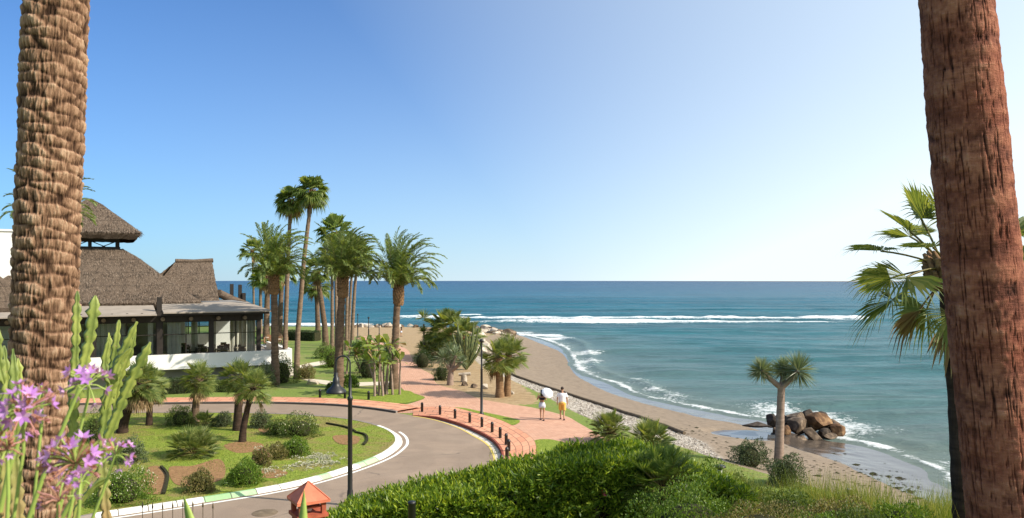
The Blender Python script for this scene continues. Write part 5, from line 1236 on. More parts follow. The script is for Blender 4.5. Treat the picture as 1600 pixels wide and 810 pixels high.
for x, ty, by, lab in ((576, 496, 543, 'thin black post left of the far promenade, the taller of two'), (592.5, 507, 543, 'thin black post right of the far promenade, the shorter of two'), (559, 491, 528, 'farthest thin lamp post seen against the waves')):
    b = at(x, by); lamp_plain(b, ztop(ty, b.y), lab)
g = G(); g.lathe([(.075, 0), (.075, .42), (.082, .425), (.082, .45), (.072, .455), (.066, .49), (.045, .52), (.001, .53)], n=14)
bol = g.build('bollard', M['black']); tag(bol, 'first bollard of the curved row, nearest the sidewalk ramp', 'bollard', 'bollards along the curved brick sidewalk')
BP = [(659.5, 643), (687.5, 648), (711, 654), (734, 660.5), (753, 667.5), (769, 675.5), (781.5, 684.5), (791, 695), (795, 705), (792, 718), (784, 731), (769, 744), (748, 757)]
for k, (x, y) in enumerate(BP):
    p = at(x, y, .15 if k else .08)
    if k == 0: bol.location = p; continue
    o = bol.copy(); C.objects.link(o); o.location = p; o['label'] = ORD[k].capitalize()+' bollard of the curved row, counted from the sidewalk ramp' if k < 12 else 'last bollard of the curved row, half sunk behind the hedge'
bol['label'] = 'First bollard of the curved row, nearest the sidewalk ramp'
for k, (x, y, nm_) in enumerate([(500, 622.5, 'leftmost'), (539, 623.5, 'middle'), (576, 625.5, 'rightmost')]):
    o = bol.copy(); C.objects.link(o); p = at(x, y); o.location = p; o.scale = (1.1, 1.1, 1.15); o['label'] = nm_.capitalize()+' of three bollards on the lawn edge behind the far sidewalk'; o['group'] = 'bollards on the lawn edge'

# ------------------------------------------------------------------ people
def skinned(name, verts, edges, rads, parent, mat, sub=2):
    me = bpy.data.meshes.new(name); me.from_pydata(verts, edges, [])
    o = bpy.data.objects.new(name, me); C.objects.link(o); o.parent = parent; me.materials.append(mat)
    m = o.modifiers.new('Skin', 'SKIN')
    for k, q in enumerate(rads): me.skin_vertices[0].data[k].radius = (q, q) if np.isscalar(q) else q
    me.skin_vertices[0].data[0].use_root = True
    m.use_smooth_shade = True; m2 = o.modifiers.new('Sub', 'SUBSURF'); m2.levels = sub; m2.render_levels = sub; return o
def person(loc, rz, label, h=1.75, woman=False, stride=.22, arms='down'):
    t = thing('person', label, 'person', loc, rz); s = h/1.75; W_ = .165 if woman else .195
    # figure faces +Y (away from the camera), z up
    J = {'pel': (0, 0, .95), 'wai': (0, .01, 1.10), 'che': (0, 0, 1.30), 'nek': (0, .0, 1.47), 'hd0': (0, .015, 1.56), 'hd1': (0, .03, 1.65), 'hd2': (0, .02, 1.72),
         'sL': (-W_, 0, 1.42), 'sR': (W_, 0, 1.42),
         'hL': (-.09, 0, .90), 'hR': (.09, 0, .90), 'kL': (-.10, stride*.55+.03, .49), 'kR': (.10, -stride*.3+.05, .49), 'aL': (-.10, stride, .085), 'aR': (.10, -stride, .12), 'tL': (-.11, stride+.15, .03), 'tR': (.11, -stride+.13, .025)}
    if arms == 'down': J.update({'eL': (-W_-.07, -.03, 1.14), 'eR': (W_+.06, .0, 1.14), 'wL': (-W_-.08, .06, .90), 'wR': (W_+.08, .10, .91)})
    else: J.update({'eL': (-W_-.14, .05, 1.17), 'eR': (W_+.08, -.01, 1.16), 'wL': (-W_-.10, .12, 1.38), 'wR': (W_+.02, .16, 1.30)})
    rad = {'pel': (.155, .115), 'wai': (.125, .095) if woman else (.145, .105), 'che': (.15, .105) if woman else (.175, .12), 'nek': .052, 'hd0': (.065, .08), 'hd1': (.077, .095), 'hd2': (.055, .065), 'sL': .055, 'sR': .055, 'eL': .038, 'eR': .038, 'wL': .026, 'wR': .026, 'hL': .09, 'hR': .09, 'kL': .055, 'kR': .055, 'aL': .037, 'aR': .037, 'tL': (.04, .025), 'tR': (.04, .025)}
    names = list(J); E = [('pel', 'wai'), ('wai', 'che'), ('che', 'nek'), ('nek', 'hd0'), ('hd0', 'hd1'), ('hd1', 'hd2'), ('che', 'sL'), ('che', 'sR'), ('sL', 'eL'), ('sR', 'eR'), ('eL', 'wL'), ('eR', 'wR'), ('pel', 'hL'), ('pel', 'hR'), ('hL', 'kL'), ('hR', 'kR'), ('kL', 'aL'), ('kR', 'aR'), ('aL', 'tL'), ('aR', 'tR')]
    V = [J[n] for n in names]; Rr = [rad[n] for n in names]; Ed = [(names.index(a), names.index(b_)) for a, b_ in E]
    for sd_ in 'LR':   # palm, thumb and four fingers of unequal length
        w0 = np.array(J['w'+sd_]); e0 = np.array(J['e'+sd_]); d = nrm(w0-e0); x_ = -1 if sd_ == 'L' else 1; sid = nrm(np.cross(d, (x_, 0, 0)))
        V.append(tuple(w0+d*.085)); Rr.append((.036, .018)); pi_ = len(V)-1; Ed.append((names.index('w'+sd_), pi_))
        for k, (o_, l_) in enumerate(((-.03, .062), (-.01, .072), (.01, .068), (.03, .052))):
            a = w0+d*.11+sid*o_; b_ = a+d*l_*.6; c = b_+d*l_*.35+np.array([-x_*.012, 0, 0]); n0 = len(V); V += [tuple(b_), tuple(c)]; Rr += [.009, .008]; Ed += [(pi_, n0), (n0, n0+1)]
        a = w0+d*.04+sid*.045; V += [tuple(a), tuple(a+d*.04+sid*.012)]; Rr += [.011, .009]; n0 = len(V); Ed += [(names.index('w'+sd_), n0-2), (n0-2, n0-1)]
    V = [tuple(np.array(v)*s) for v in V]; Rr = [tuple(np.array(q)*s) if not np.isscalar(q) else q*s for q in Rr]
    skinned('body', V, Ed, Rr, t, M['skin'])
    P = {k: np.array(v)*s for k, v in J.items()}
    def cloth(name, segs, mat):
        g = G()
        for pts, rr, sx_ in segs:
            k0 = len(g.v); g.tube(pts, rr, 14)
            if sx_ != 1: g.v[k0] = (g.v[k0]-np.array([pts[0][0], pts[0][1], 0]))*np.array([1, sx_, 1])+np.array([pts[0][0], pts[0][1], 0]); 
        g.build(name, mat, t)
    d_ = lambda a, b_, f: P[a]*(1-f)+P[b_]*f
    if woman:
        g = G(); hc = P['hd1']; g.ball(hc+np.array([0, -.025, .02]), (.10, .115, .115)); g.ball(hc+np.array([0, -.075, -.12]), (.095, .06, .17)); g.build('hair', M['hair'], t)
        cloth('top', [([P['che']+np.array([0, 0, -.09]), P['che']+np.array([0, 0, .02])], [.168*s, .176*s], .72)], M['dark_cloth'])
        cloth('shorts', [([P['wai']+np.array([0, 0, -.05]), P['pel'], P['pel']-np.array([0, 0, .10])], [.15*s, .185*s, .185*s], .80), ([P['hL'], d_('hL', 'kL', .36)], [.11, .105], 1), ([P['hR'], d_('hR', 'kR', .36)], [.11, .105], 1)], M['denim'])
    else:
        g = G(); hc = P['hd1']; g.ball(hc+np.array([0, -.015, .035]), (.088, .108, .095)); g.build('hair', M['hair'], t)
        cloth('shirt', [([P['pel']+np.array([0, 0, -.03]), P['wai'], P['che'], P['che']+np.array([0, 0, .13]), P['nek']+np.array([0, 0, -.02])], [.195*s, .185*s, .215*s, .19*s, .075*s], .72), ([P['sL']+np.array([.03, 0, .01]), d_('sL', 'eL', .72)], [.078, .066], 1), ([P['sR']+np.array([-.03, 0, .01]), d_('sR', 'eR', .72)], [.078, .066], 1)], M['shirt'])
        cloth('shorts', [([P['wai']-np.array([0, 0, .09]), P['pel'], P['pel']-np.array([0, 0, .10])], [.16*s, .19*s, .19*s], .8), ([P['hL'], d_('hL', 'kL', .92)], [.115, .105], 1), ([P['hR'], d_('hR', 'kR', .92)], [.115, .105], 1)], M['yellow_cloth'])
    cloth('sandals', [([P['aL']*np.array([1, 1, 0])+np.array([0, -.05, .015]), P['tL']*np.array([1, 1, 0])+np.array([0, .03, .015])], [.045, .045], 1), ([P['aR']*np.array([1, 1, 0])+np.array([0, -.05, .015]), P['tR']*np.array([1, 1, 0])+np.array([0, .03, .015])], [.045, .045], 1)], M['dark_cloth'])
    return t, P
wl = at(847, 657, .012); person(wl, R(-12), 'woman walking away in white shorts and a dark bikini top, holding a white parasol', 1.66, True, .14, 'up')
ml_ = at(878.5, 656, .012); person(ml_, R(-8), 'man walking away in a white shirt and yellow shorts', 1.80, False, .16, 'down')
# white parasol held over the woman's shoulder
t = thing('parasol', 'open white parasol resting on the shoulder of the walking woman', 'parasol', (wl.x+.16, wl.y+.06, wl.z+1.28)); 
ax_ = Vector((.28, -.72, .62)).normalized(); Mx = ax_.to_track_quat('Z', 'Y').to_matrix().to_4x4()
g = G(); ns = 8; pr = []
for rr_, z_ in ((.001, .58), (.10, .572), (.20, .545), (.28, .495), (.335, .42)): 
    a = np.linspace(0, 2*np.pi, ns*4, endpoint=False); sc = 1-.05*np.abs(np.sin(a*ns/2)); pr.append(np.c_[rr_*sc*np.cos(a), rr_*sc*np.sin(a), np.full(len(a), z_)])
V = np.concatenate(pr); k = ns*4; i = np.arange(4)[:, None]*k; j = np.arange(k)[None]; j2 = (j+1) % k
g.add(V, np.stack([i+j, i+j2, i+k+j2, i+k+j], -1).reshape(-1, 4), 0, True); g.xform(Mx); g.build('canopy', M['shirt'], t)
g = G(); g.cyl((0, 0, -.10), (0, 0, .62), .010, n=6)
for q in range(ns): a = q*2*math.pi/ns; g.tube([(0, 0, .572), (.195*math.cos(a), .195*math.sin(a), .538), (.325*math.cos(a), .325*math.sin(a), .42)], .004, 4)
g.xform(Mx); g.build('shaft', M['rope'], t)
p = on(627, 526); person((p.x, p.y, p.z), R(60), 'tiny distant person in dark clothes at the far end of the path', 1.3, True, .1, 'down')

# ------------------------------------------------------------------ red lantern kiosk, posts, railing
Yk = 11.5; c = atY(482, 800, Yk); kb = Vector((c.x, Yk, hgt(c.x, Yk)))
t = thing('brick_lantern', 'small terracotta brick lantern house with a pyramid roof at the bottom of the picture', 'lantern', kb, R(33))
t['label'] = 'small terracotta brick lantern house with a pyramid roof, beside the road and hedge'
zt = atY(482, 752, Yk).z-kb.z; ze = atY(482, 778, Yk).z-kb.z; zb = atY(482, 800, Yk).z-kb.z
hw = .245
g = G(); g.add([(-hw, -hw, ze), (hw, -hw, ze), (hw, hw, ze), (-hw, hw, ze), (0, 0, zt)], [(0, 1, 4), (1, 2, 4), (2, 3, 4), (3, 0, 4)]); g.box((0, 0, ze-.02), (2*hw+.01, 2*hw+.01, .035))
for a in range(4): q = [(-hw, -hw), (hw, -hw), (hw, hw), (-hw, hw)][a]; g.tube([(q[0], q[1], ze), (0, 0, zt)], .012, 5)
g.build('roof', M['terracotta'], t)
g = G()
for a in (-1, 1):
    for b_ in (-1, 1): g.box((a*.17, b_*.17, (ze+zb)/2-.02), (.065, .065, ze-zb))
g.box((0, 0, zb-.02), (.46, .46, .05)); g.box((0, 0, (zb-.05)/2), (.38, .38, zb-.05)); g.box((0, 0, zb+.10), (.30, .30, .02)); g.build('brick_body', M['terracotta_dark'], t)
g = G(); g.lathe([(.001, zb+.02), (.05, zb+.02), (.06, zb+.08), (.045, zb+.13), (.001, zb+.15)], n=12); g.build('lamp', M['white'], t)
def peg(px, ytop, Y, rad, mat, name, label, cat, hh=None):
    p = atY(px, ytop, Y); zb_ = hgt(p.x, Y)-.1 if hh is None else p.z-hh; g = G(); L = p.z-zb_; g.lathe([(rad, 0), (rad, L-.03), (rad*1.06, L-.028), (rad*1.0, L), (.001, L+.005)], n=14); o = g.build(name, M[mat]); o.location = (p.x, Y, zb_); return tag(o, label, cat)
peg(643.5, 784, 11.0, .055, 'black', 'post', 'black round metal post standing in the hedge', 'post')
peg(1328, 764, 16.5, .065, 'rock_pale', 'wooden_stake', 'short pale wooden stake at the edge of the tall grass', 'stake')
p = atY(1125, 727, 17); t = thing('garden_light', 'small garden light with a flat dark cap beside the dwarf palms', 'garden light', (p.x, 17, hgt(p.x, 17))); L = p.z-hgt(p.x, 17)
g = G(); g.lathe([(.04, 0), (.04, L*.72), (.055, L*.73), (.055, L-.10)], n=10); g.build('post', M['white'], t); g = G(); g.lathe([(.05, L-.1), (.05, L-.05), (.13, L-.045), (.12, L-.01), (.001, L)], n=14); g.build('cap', M['black'], t)
# pointed iron railing below the left garden
g = G(); t = thing('iron_railing', 'row of pointed iron railing tips along the garden edge', 'railing', (-4.4, 9.0, 3.9)); 
for k in range(8):
    x = -4.33+k*.118; zt_ = atY(300, 783+2*math.sin(k), 9).z-3.9; g.tube([(x+4.4-.0, 0, -.3), (x+4.4, 0, zt_-.08), (x+4.4, 0, zt_-.075), (x+4.4, 0, zt_-.05), (x+4.4, 0, zt_)], [.004, .004, .010, .011, .001], 6)
g.build('spikes', M['rope'], t); g = G(); g.box((.42, 0, atY(300, 812, 9).z-3.9), (.95, .015, .02)); g.build('rail', M['rope'], t)

# ------------------------------------------------------------------ foreground hedge and bank planting
def hedge_fg():
    Yb, Yf = 15.3, 13.75; pts = [(470, 835), (515, 806), (560, 785), (620, 767), (680, 755), (740, 748), (790, 734), (830, 722), (880, 708), (940, 701), (1000, 704), (1050, 716), (1100, 738), (1140, 752)]
    X = np.array([atY(x, y, Yb).x for x, y in pts]); Z = np.array([atY(x, y, Yb).z for x, y in pts])
    t = thing('oleander_hedge', 'thick bright green oleander hedge along the front of the road', 'hedge', (0, 0, 0)); r = np.random.RandomState(31); g = G()
    def top(x, y): return np.interp(x, X, Z)-.10*((y-Yb+1.2)/1.6)**2*(y < Yb-1.2)+.16*fbm(x*1.3, y*1.3, 0, 3, 4)
    n = 36000; P = []; D = []
    x = r.uniform(X[0], X[-1], n); y = r.uniform(Yf, Yb, n); f = r.rand(n) < .36
    z = top(x, y); zf = top(x, np.full(n, Yf))
    lowr = r.uniform(0, 1, n)**1.3
    y = np.where(f, Yf-.12+.30*fbm(x*1.6, lowr*3, 3, 3, 7)+r.uniform(0, .3, n), y); z = np.where(f, zf-lowr*2.1, z-r.uniform(0, 1, n)**2*.35)
    kp_ = r.rand(n) < np.where(f, .04, .22)+1.1*sst(.28, .62, vnoise(x*2.6, y*2.6, z*2.6, 71)); x, y, z, f, n = x[kp_], y[kp_], z[kp_], f[kp_], int(kp_.sum())
    base = np.c_[x, y, z]
    dirn = nrm(np.c_[r.normal(0, .35, n), np.where(f, -.75, r.normal(-.05, .35, n)), np.where(f, .45, .9)]+r.normal(0, .38, (n, 3)))
    Ls = r.uniform(.06, .20, n)
    for q in range(7):
        a = r.uniform(0, 6.28, n); u = nrm(np.cross(dirn, (.3, .5, .8)+r.normal(0, .1, (n, 3)))); v = np.cross(dirn, u)
        out = np.cos(a)[:, None]*u+np.sin(a)[:, None]*v; d = nrm(dirn*(.55+.12*q)+out*.75); B = base+dirn*(Ls*(q/6))[:, None]
        s = nrm(np.cross(d, out+r.normal(0, .3, (n, 3)))); g.leaves(B, d, s, .115*r.uniform(.6, 1.25, n), .030)
    g.build('foliage', M['hedge'], t)
    g = G(); m = 90; xs = np.linspace(X[0], X[-1], m)
    prof = [(Yf+.25, -1.9), (Yf+.22, -.6), (Yf+.35, -.38), (Yb-.3, -.38), (Yb-.15, -.8), (Yb-.1, -1.9)]
    V = np.concatenate([np.c_[xs, np.full(m, yy)+.08*fbm(xs*2, yy, dz, 2, 3), top(xs, np.full(m, yy))+dz] for yy, dz in prof]); k = m
    g.add(V, [(i*k+j, i*k+j+1, (i+1)*k+j+1, (i+1)*k+j) for i in range(5) for j in range(m-1)]); g.build('light_block_core', M['core'], t)  # added dark inner core so no light shows through the hedge
    g = G()
    for q in range(260):
        x0 = r.uniform(X[0]+.3, X[-1]-.2); y0 = r.uniform(Yf, Yb-.2); z0 = float(top(np.array([x0]), np.array([y0]))[0]); d = nrm(np.array([r.normal(0, .4), -.35 if y0 < Yf+.4 else 0, 1.0])); o = np.array([x0, y0, z0-.45]); L_ = r.uniform(.35, .62)
        g.tube([o, o+d*L_*.5+r.normal(0, .02, 3), o+d*L_], [.009, .006, .003], 4)
    for q in range(160):
        x0 = r.uniform(X[0]+.3, X[-1]-.2); zz0 = float(top(np.array([x0]), np.array([Yf]))[0]); o = np.array([x0, Yf+.25, zz0-1.6]); g.tube([o, o+np.array([r.normal(0, .1), -.12, .7]), o+np.array([r.normal(0, .2), -.25, 1.4])], [.012, .009, .004], 4)
    g.build('twigs', M['rope'], t)
    g = G(); c = np.array(atY(944, 769, Yf-.1))
    for q in range(16):
        a = q*2.4; d = nrm(np.array([math.cos(a), -.5, math.sin(a)])); g.leaves([c+r.normal(0, .018, 3)], [d], [nrm(np.cross(d, (0, 1, .2)))], .055, .04)
    g.build('flowers', M['pink_petal'], t)
hedge_fg()
def fg_shrub(px, ptop, Y, w_, h_, seed, label, mat, n=5000, leaf=.05, group=None, lump=.4):
    p = atY(px, ptop, Y); shrub(px, 0, w_*F/Y, h_*F/Y, seed, label, mat, base=(p.x, Y, p.z-h_*.95), n=n, leaf=leaf, group=group, name='shrub', lump=lump)
fg_shrub(1080, 762, 11.5, 2.0, 1.1, 501, 'wide yellow-green shrub at the right end of the hedge', 'shrub_bright', 11000, .045)
fg_shrub(1190, 782, 10.8, 1.8, .9, 502, 'low ragged shrub in front of the tall grass', 'shrub_dry', 9000, .04)
fg_shrub(1108, 728, 16.0, .8, .9, 503, 'leafy young shrub beside the garden light', 'shrub_bright', 3500, .06)
fg_shrub(1155, 738, 17.5, 1.0, .9, 504, 'spindly green shrub between garden light and dragon tree shrub', 'shrub', 3500, .06)
fg_shrub(1030, 722, 15.9, .8, .8, 505, 'bright leafy shrub behind the fore dwarf palm', 'shrub_bright', 3000, .06)
c = atY(1035, 775, 13.6); low_fan(1035, 770, 62, 95, 'large dwarf fan palm growing out of the right end of the hedge', base=(c.x, 13.6, c.z), n=66, lm='fan', trunk=.25)
c = atY(985, 762, 12.2)
# tall grasses on the bank
def tall_grass(name, x0, x1, y0, y1, n, h, seed, label, topf, mat='blade', wd=.010):
    r = np.random.RandomState(seed); x = r.uniform(x0, x1, n); y = r.uniform(y0, y1, n)
    cl = sst(.3, .7, vnoise(x*1.3, y*1.3, 0, seed)); k = r.rand(n) < .12+.95*cl; x, y = x[k], y[k]; n = len(x); z = topf(x, y)
    hh = h*r.uniform(.45, 1.25, n)*(.6+.8*vnoise(x*.8, y*.8, 1, seed)); D = nrm(np.c_[r.normal(-.08, .28, n), r.normal(0, .25, n), np.ones(n)]); S = nrm(np.cross(D, r.normal(0, 1, (n, 3))))
    g = G(); B = np.c_[x, y, z]; m1 = B+D*hh[:, None]*.55; bd = np.c_[r.normal(-.05, .3, n), r.normal(0, .3, n), np.full(n, .55)]; D2 = nrm(D*.6+bd*.6)
    V = np.stack([B-S*wd/2, B+S*wd/2, m1+S*wd*.4, m1+D2*hh[:, None]*.5, m1-S*wd*.4], 1).reshape(-1, 3); k = np.arange(n)[:, None]*5
    g.add(V, k+np.array([[0, 1, 2, 4]])); V_ = V; g.v.append(np.zeros((0, 3))); f2 = k+np.array([[4, 2, 3]]); g.f.append(f2); g.m.append(np.zeros(n, int)); g.sm.append(np.zeros(n, bool))
    return tag(g.build(name, M[mat]), label, 'grass', kind='stuff')
bank_top = lambda x, y: terrain(x, y)+.0
fg_shrub(1230, 770, 14.5, 1.3, .6, 506, 'low dark shrub among the tall grass below the dragon tree', 'shrub', 4500, .05)
fg_shrub(1320, 786, 13.5, 1.5, .5, 507, 'ragged olive shrub in the tall grass left of the wooden stake', 'shrub_dry', 4500, .05)
fg_shrub(1405, 790, 12.5, 1.0, .45, 508, 'small green shrub at the bottom right beside the dark palm', 'shrub_bright', 3500, .045)
fg_shrub(1165, 752, 15.5, 1.2, .7, 509, 'round leafy shrub between the garden light and the tall grass', 'shrub', 4500, .05)
fg_shrub(1275, 792, 12.0, 1.4, .6, 510, 'low bright shrub at the bottom edge among the grass', 'shrub_bright', 5000, .045)
fg_shrub(1350, 797, 12.2, 1.0, .5, 511, 'olive shrub at the bottom edge below the wooden stake', 'shrub', 4000, .045)
tall_grass('tall_grass', 3.2, 12.5, 9.5, 22.5, 110000, 1.0, 7, 'tall pale green grass covering the bank above the beach', bank_top)
tall_grass('tall_grass', 8.5, 15, 15, 25.5, 20000, .45, 8, 'short rough grass where the bank meets the sand', bank_top)
tall_grass('grass', -1, 9.5, 27, 38, 26000, .10, 9, 'lawn strip between the promenade and the shingle', lambda x, y: np.where(inside(x, y, LAND) & ~inside(x, y, PROM), terrain(x, y), -5), wd=.016)

# ------------------------------------------------------------------ near palm trunks
def near_trunk_scar(Y, rows_, zlo, zhi):
    # ringed date palm trunk with wide overlapping leaf scars
    pc = [(0, 89), (300, 76.5), (560, 68), (810, 62)]; zs = np.array([atY(0, p[0], Y).z for p in pc])[::-1]; xs = np.array([(p[1]-800)/F*Y for p in pc])[::-1]
    nz, nt = 1000, 260; z = np.linspace(zlo, zhi, nz); th = np.linspace(0, 2*np.pi, nt, endpoint=False); Z, T = np.meshgrid(z, th, indexing='ij')
    cx = np.interp(Z, zs, xs)+np.where(Z > zs[-1], (Z-zs[-1])*.055, 0)+np.where(Z < zs[0], (Z-zs[0])*.03, 0)
    N = 5.0; wrp = .11*fbm(T*1.6, Z*2.2, 0, 3, 2)+.05*fbm(T*5, Z*6, 0, 2, 72); sp = .118
    zz_ = (Z+wrp)/sp+T/(2*np.pi)*2; row = np.floor(zz_); f = zz_-row; a = T/(2*np.pi)*N+row*.5+.10*fbm(Z*3, T*2, 0, 2, 9); cell = np.floor(a); g_ = a-cell
    g_ = (T/(2*np.pi)*N+row*.41+.55*hsh(row, row*0, row*0, 5)+.10*fbm(T*2, Z*3, 0, 2, 15)); g_ = np.abs(g_-np.floor(g_)-.5)*2
    lens = np.clip(1-g_**2.0, 0, 1); edge = .62-.40*lens*(.6+.8*vnoise(row, cell, 0, 55))
    n6 = 5; U = T/(2*np.pi)*n6+.18*fbm(T*2, Z*4, 0, 2, 33); V_ = (Z+.03*fbm(T*1.5, Z*3, 0, 2, 34))/.112+T/(2*np.pi)*2
    f1 = np.full(Z.shape, 9.0); f2 = np.full(Z.shape, 9.0); tl_ = np.zeros(Z.shape); ci_ = np.floor(U); cj = np.floor(V_)
    for dj in (-1, 0, 1, 2):
        for di in (-2, -1, 0, 1, 2):
            I, J_ = ci_+di, cj+dj; Iw = np.mod(I, n6); Jw = J_-2*np.floor(I/n6)
            px_ = I+.5*np.mod(Jw, 2)+.55*(hsh(Iw, Jw, Jw*0, 3)-.5)+.25; py_ = J_+.5*(hsh(Iw, Jw, Jw*0, 4)-.5)+.5
            dx_, dy_ = (U-px_)*.95, (V_-py_); D_ = np.sqrt(dx_**2+(dy_+.16*dx_**2)**2)
            m_ = D_ < f1; f2 = np.where(m_, f1, np.minimum(f2, D_)); tl_ = np.where(m_, dy_, tl_); f1 = np.where(m_, D_, f1)
    h = sst(0, .34, f2-f1)*(.62+.55*np.clip(tl_, -.6, .6))*(.75+.5*vnoise(T*1.5, Z*3, 0, 35))
    h = h*.95+.55*fbm(T*4, Z*8, 0, 4, 12)+.75*(fbm(T*26, Z*14, 0, 4, 22))
    rad = .275+.024*h+.018*fbm(T*1.0, Z*1.2, 0, 2, 3)
    X = cx+rad*np.cos(T); Yv_ = Y+rad*np.sin(T); i = np.arange(nz-1)[:, None]*nt; j = np.arange(nt)[None]; k = (j+1) % nt
    g = G(); g.add(np.stack([X.ravel(), Yv_.ravel(), Z.ravel()], 1), np.stack([i+j, i+k, i+nt+k, i+nt+j], -1).reshape(-1, 4), 0, True)
    return g, h.ravel(), float(cx[-1, 0])
g, hh, cxt = near_trunk_scar(7.6, 0, 2.5, 16.0)
def barkL():
    t = NT('scarred_bark'); f = t.noise(t.pos((30, 30, 7), True), 1.6, 5, .75); n = t.noise(t.pos(obj=True), 9, 5, .7); a = t.attr('relief')
    v = t.math('ADD', t.math('MULTIPLY', a, .55), t.math('MULTIPLY', t.math('ADD', f, n), .32))
    c = t.ramp(v, [(.22, (.04, .020, .012)), (.46, (.16, .088, .053)), (.70, (.32, .19, .12)), (.99, (.50, .34, .23))])
    return t.fin(c, .9, .15, t.bump(t.math('ADD', f, t.math('MULTIPLY', n, .7)), .9, .022))
t = thing('date_palm', 'huge ringed palm trunk in the left foreground, running out of view', 'palm tree', (0, 0, 0)); t['label'] = 'huge scaly tan palm trunk closest on the left, behind the purple flowers'
g.build('trunk', barkL(), t, attrs={'relief': hh})
g = feather_crown(91, 46, 3.6); g.xform(Matrix.Translation((cxt, 7.6, 16.1))); g.build('crown', [M['date'], M['petiole']], t)
def near_trunk_crack(Y, zlo, zhi):
    L_ = [(0, 1437), (200, 1452), (400, 1472), (600, 1492), (810, 1512)]; R_ = [(0, 1549), (200, 1572), (400, 1592), (600, 1613), (810, 1640)]
    zs = np.array([atY(0, p[0], Y).z for p in L_])[::-1]; lx = np.array([(p[1]-800)/F*Y for p in L_])[::-1]; rx = np.array([(p[1]-800)/F*Y for p in R_])[::-1]
    nz, nt = 900, 300; z = np.linspace(zlo, zhi, nz); th = np.linspace(0, 2*np.pi, nt, endpoint=False); Z, T = np.meshgrid(z, th, indexing='ij')
    cx = np.interp(Z, zs, (lx+rx)/2)+np.where(Z > zs[-1], -(Z-zs[-1])*.06, 0)+np.where(Z < zs[0], (zs[0]-Z)*.08, 0); rad = np.interp(Z, zs, (rx-lx)/2)*.895
    cr = np.minimum(np.abs(fbm(T*9, Z*.9, 0, 2, 4)), np.abs(fbm(T*17, Z*1.9, 7, 2, 44))*1.1); crack = sst(.045, 0.0, cr)*sst(.25, .5, vnoise(T*6, Z*3, 0, 8))
    ring = fbm(T*1.4, Z*13+.5*np.sin(T*2), 0, 4, 14)*1.3; fine_ = fbm(T*10, Z*34, 0, 2, 24)
    h = .5+.5*ring+.4*fine_-.75*crack; rad = rad+.015*h+.012*fbm(T*1.2, Z*1.5, 0, 2, 3)
    X = cx+rad*np.cos(T); Yv_ = Y+rad*np.sin(T); i = np.arange(nz-1)[:, None]*nt; j = np.arange(nt)[None]; k = (j+1) % nt
    g = G(); g.add(np.stack([X.ravel(), Yv_.ravel(), Z.ravel()], 1), np.stack([i+j, i+k, i+nt+k, i+nt+j], -1).reshape(-1, 4), 0, True)
    return g, h.ravel(), float(cx[-1, 0])
g, hh, cxt = near_trunk_crack(6.6, 2.0, 20.0)
def barkR():
    t = NT('cracked_bark'); f = t.noise(t.pos((7, 7, 40), True), 1.4, 5, .7); f2 = t.noise(t.pos((40, 40, 5), True), 1.4, 4, .7); n = t.noise(t.pos((1, 1, 1.4), True), 1.6, 4, .6); a = t.attr('relief')
    v = t.math('ADD', t.math('MULTIPLY', a, .5), t.math('MULTIPLY', t.math('ADD', f, f2), .28))
    c = t.ramp(v, [(.18, (.020, .008, .006)), (.44, (.17, .060, .040)), (.66, (.36, .145, .09)), (.9, (.52, .27, .18))])
    c = t.mix(t.ramp(n, [(.4, 0.0), (.7, .5)]), c, (.26, .075, .043))
    return t.fin(c, .9, .15, t.bump(t.math('ADD', f, f2), .9, .016))
t = thing('fan_palm', 'x', 'palm tree', (0, 0, 0)); t['label'] = 'huge reddish cracked palm trunk closest on the right, leaning left'
g.build('trunk', barkR(), t, attrs={'relief': hh})
g = fan_crown(92, 36, 1.3, 1.0, lo=-45, droop=.45); g.xform(Matrix.Translation((cxt, 6.6, 20.2))); g.build('crown', [M['fan'], M['petiole'], M['dead']], t)
# dark fan palm half hidden by the right trunk
Yp = 12.5; tb = atY(1500, 800, Yp); tt = atY(1479, 408, Yp)
fan_palm((tb.x+.12, Yp, 1.6), tt.z, .16, .85, 93, 'dark fan palm with yellowing fronds half hidden by the right trunk', None, (tt.x-tb.x-.12, 0), n=22, pet=.98, tm='trunk_dark', lm='fan_grey', droop=.20, skirt=.25, dead=5, lo=-50, nseg=34, wf=.42, rtop=.9)

# ------------------------------------------------------------------ candelabra cactus and purple flowers
def cactus(label, specs, seed, Y):
    b = atY(specs[0][0][0][0], 1000, Y); z0 = hgt(b.x, Y); t = thing('candelabra_cactus', label, 'cactus', (b.x, Y, z0)); g = G()
    for k, (pts, rad, dY) in enumerate(specs):
        P = [np.array(atY(x, y, Y+dY))-np.array([b.x, Y, z0]) for x, y in pts]; ribbed(g, P, rad*1.08, 4, .26, seed+k, rib_d=.66)
    g.build('stems', M['cactus'], t)
cactus('tall pale green candelabra cactus just right of the near left trunk', [
 ([(118, 900), (112, 720), (116, 600), (121, 455)], 0.0410, .4), ([(112, 640), (126, 590), (140, 530), (149, 462)], 0.0459, .1),
 ([(175, 900), (158, 720), (165, 640), (178, 560), (186, 500)], 0.0426, .5),
 ([(165, 640), (180, 580), (196, 540), (214, 503)], 0.0369, .3), ([(165, 690), (180, 655), (200, 605), (235, 535)], 0.0377, .0),
 ([(168, 640), (172, 560), (170, 520)], 0.0246, .6), ([(175, 600), (186, 560), (205, 545)], 0.0287, .1), ([(172, 600), (160, 570), (172, 525)], 0.0246, .2),
 ([(100, 900), (120, 790), (150, 755), (172, 745)], 0.0230, -.3), ([(178, 640), (185, 590), (200, 560), (212, 520)], 0.0287, .7)], 700, 5.6)
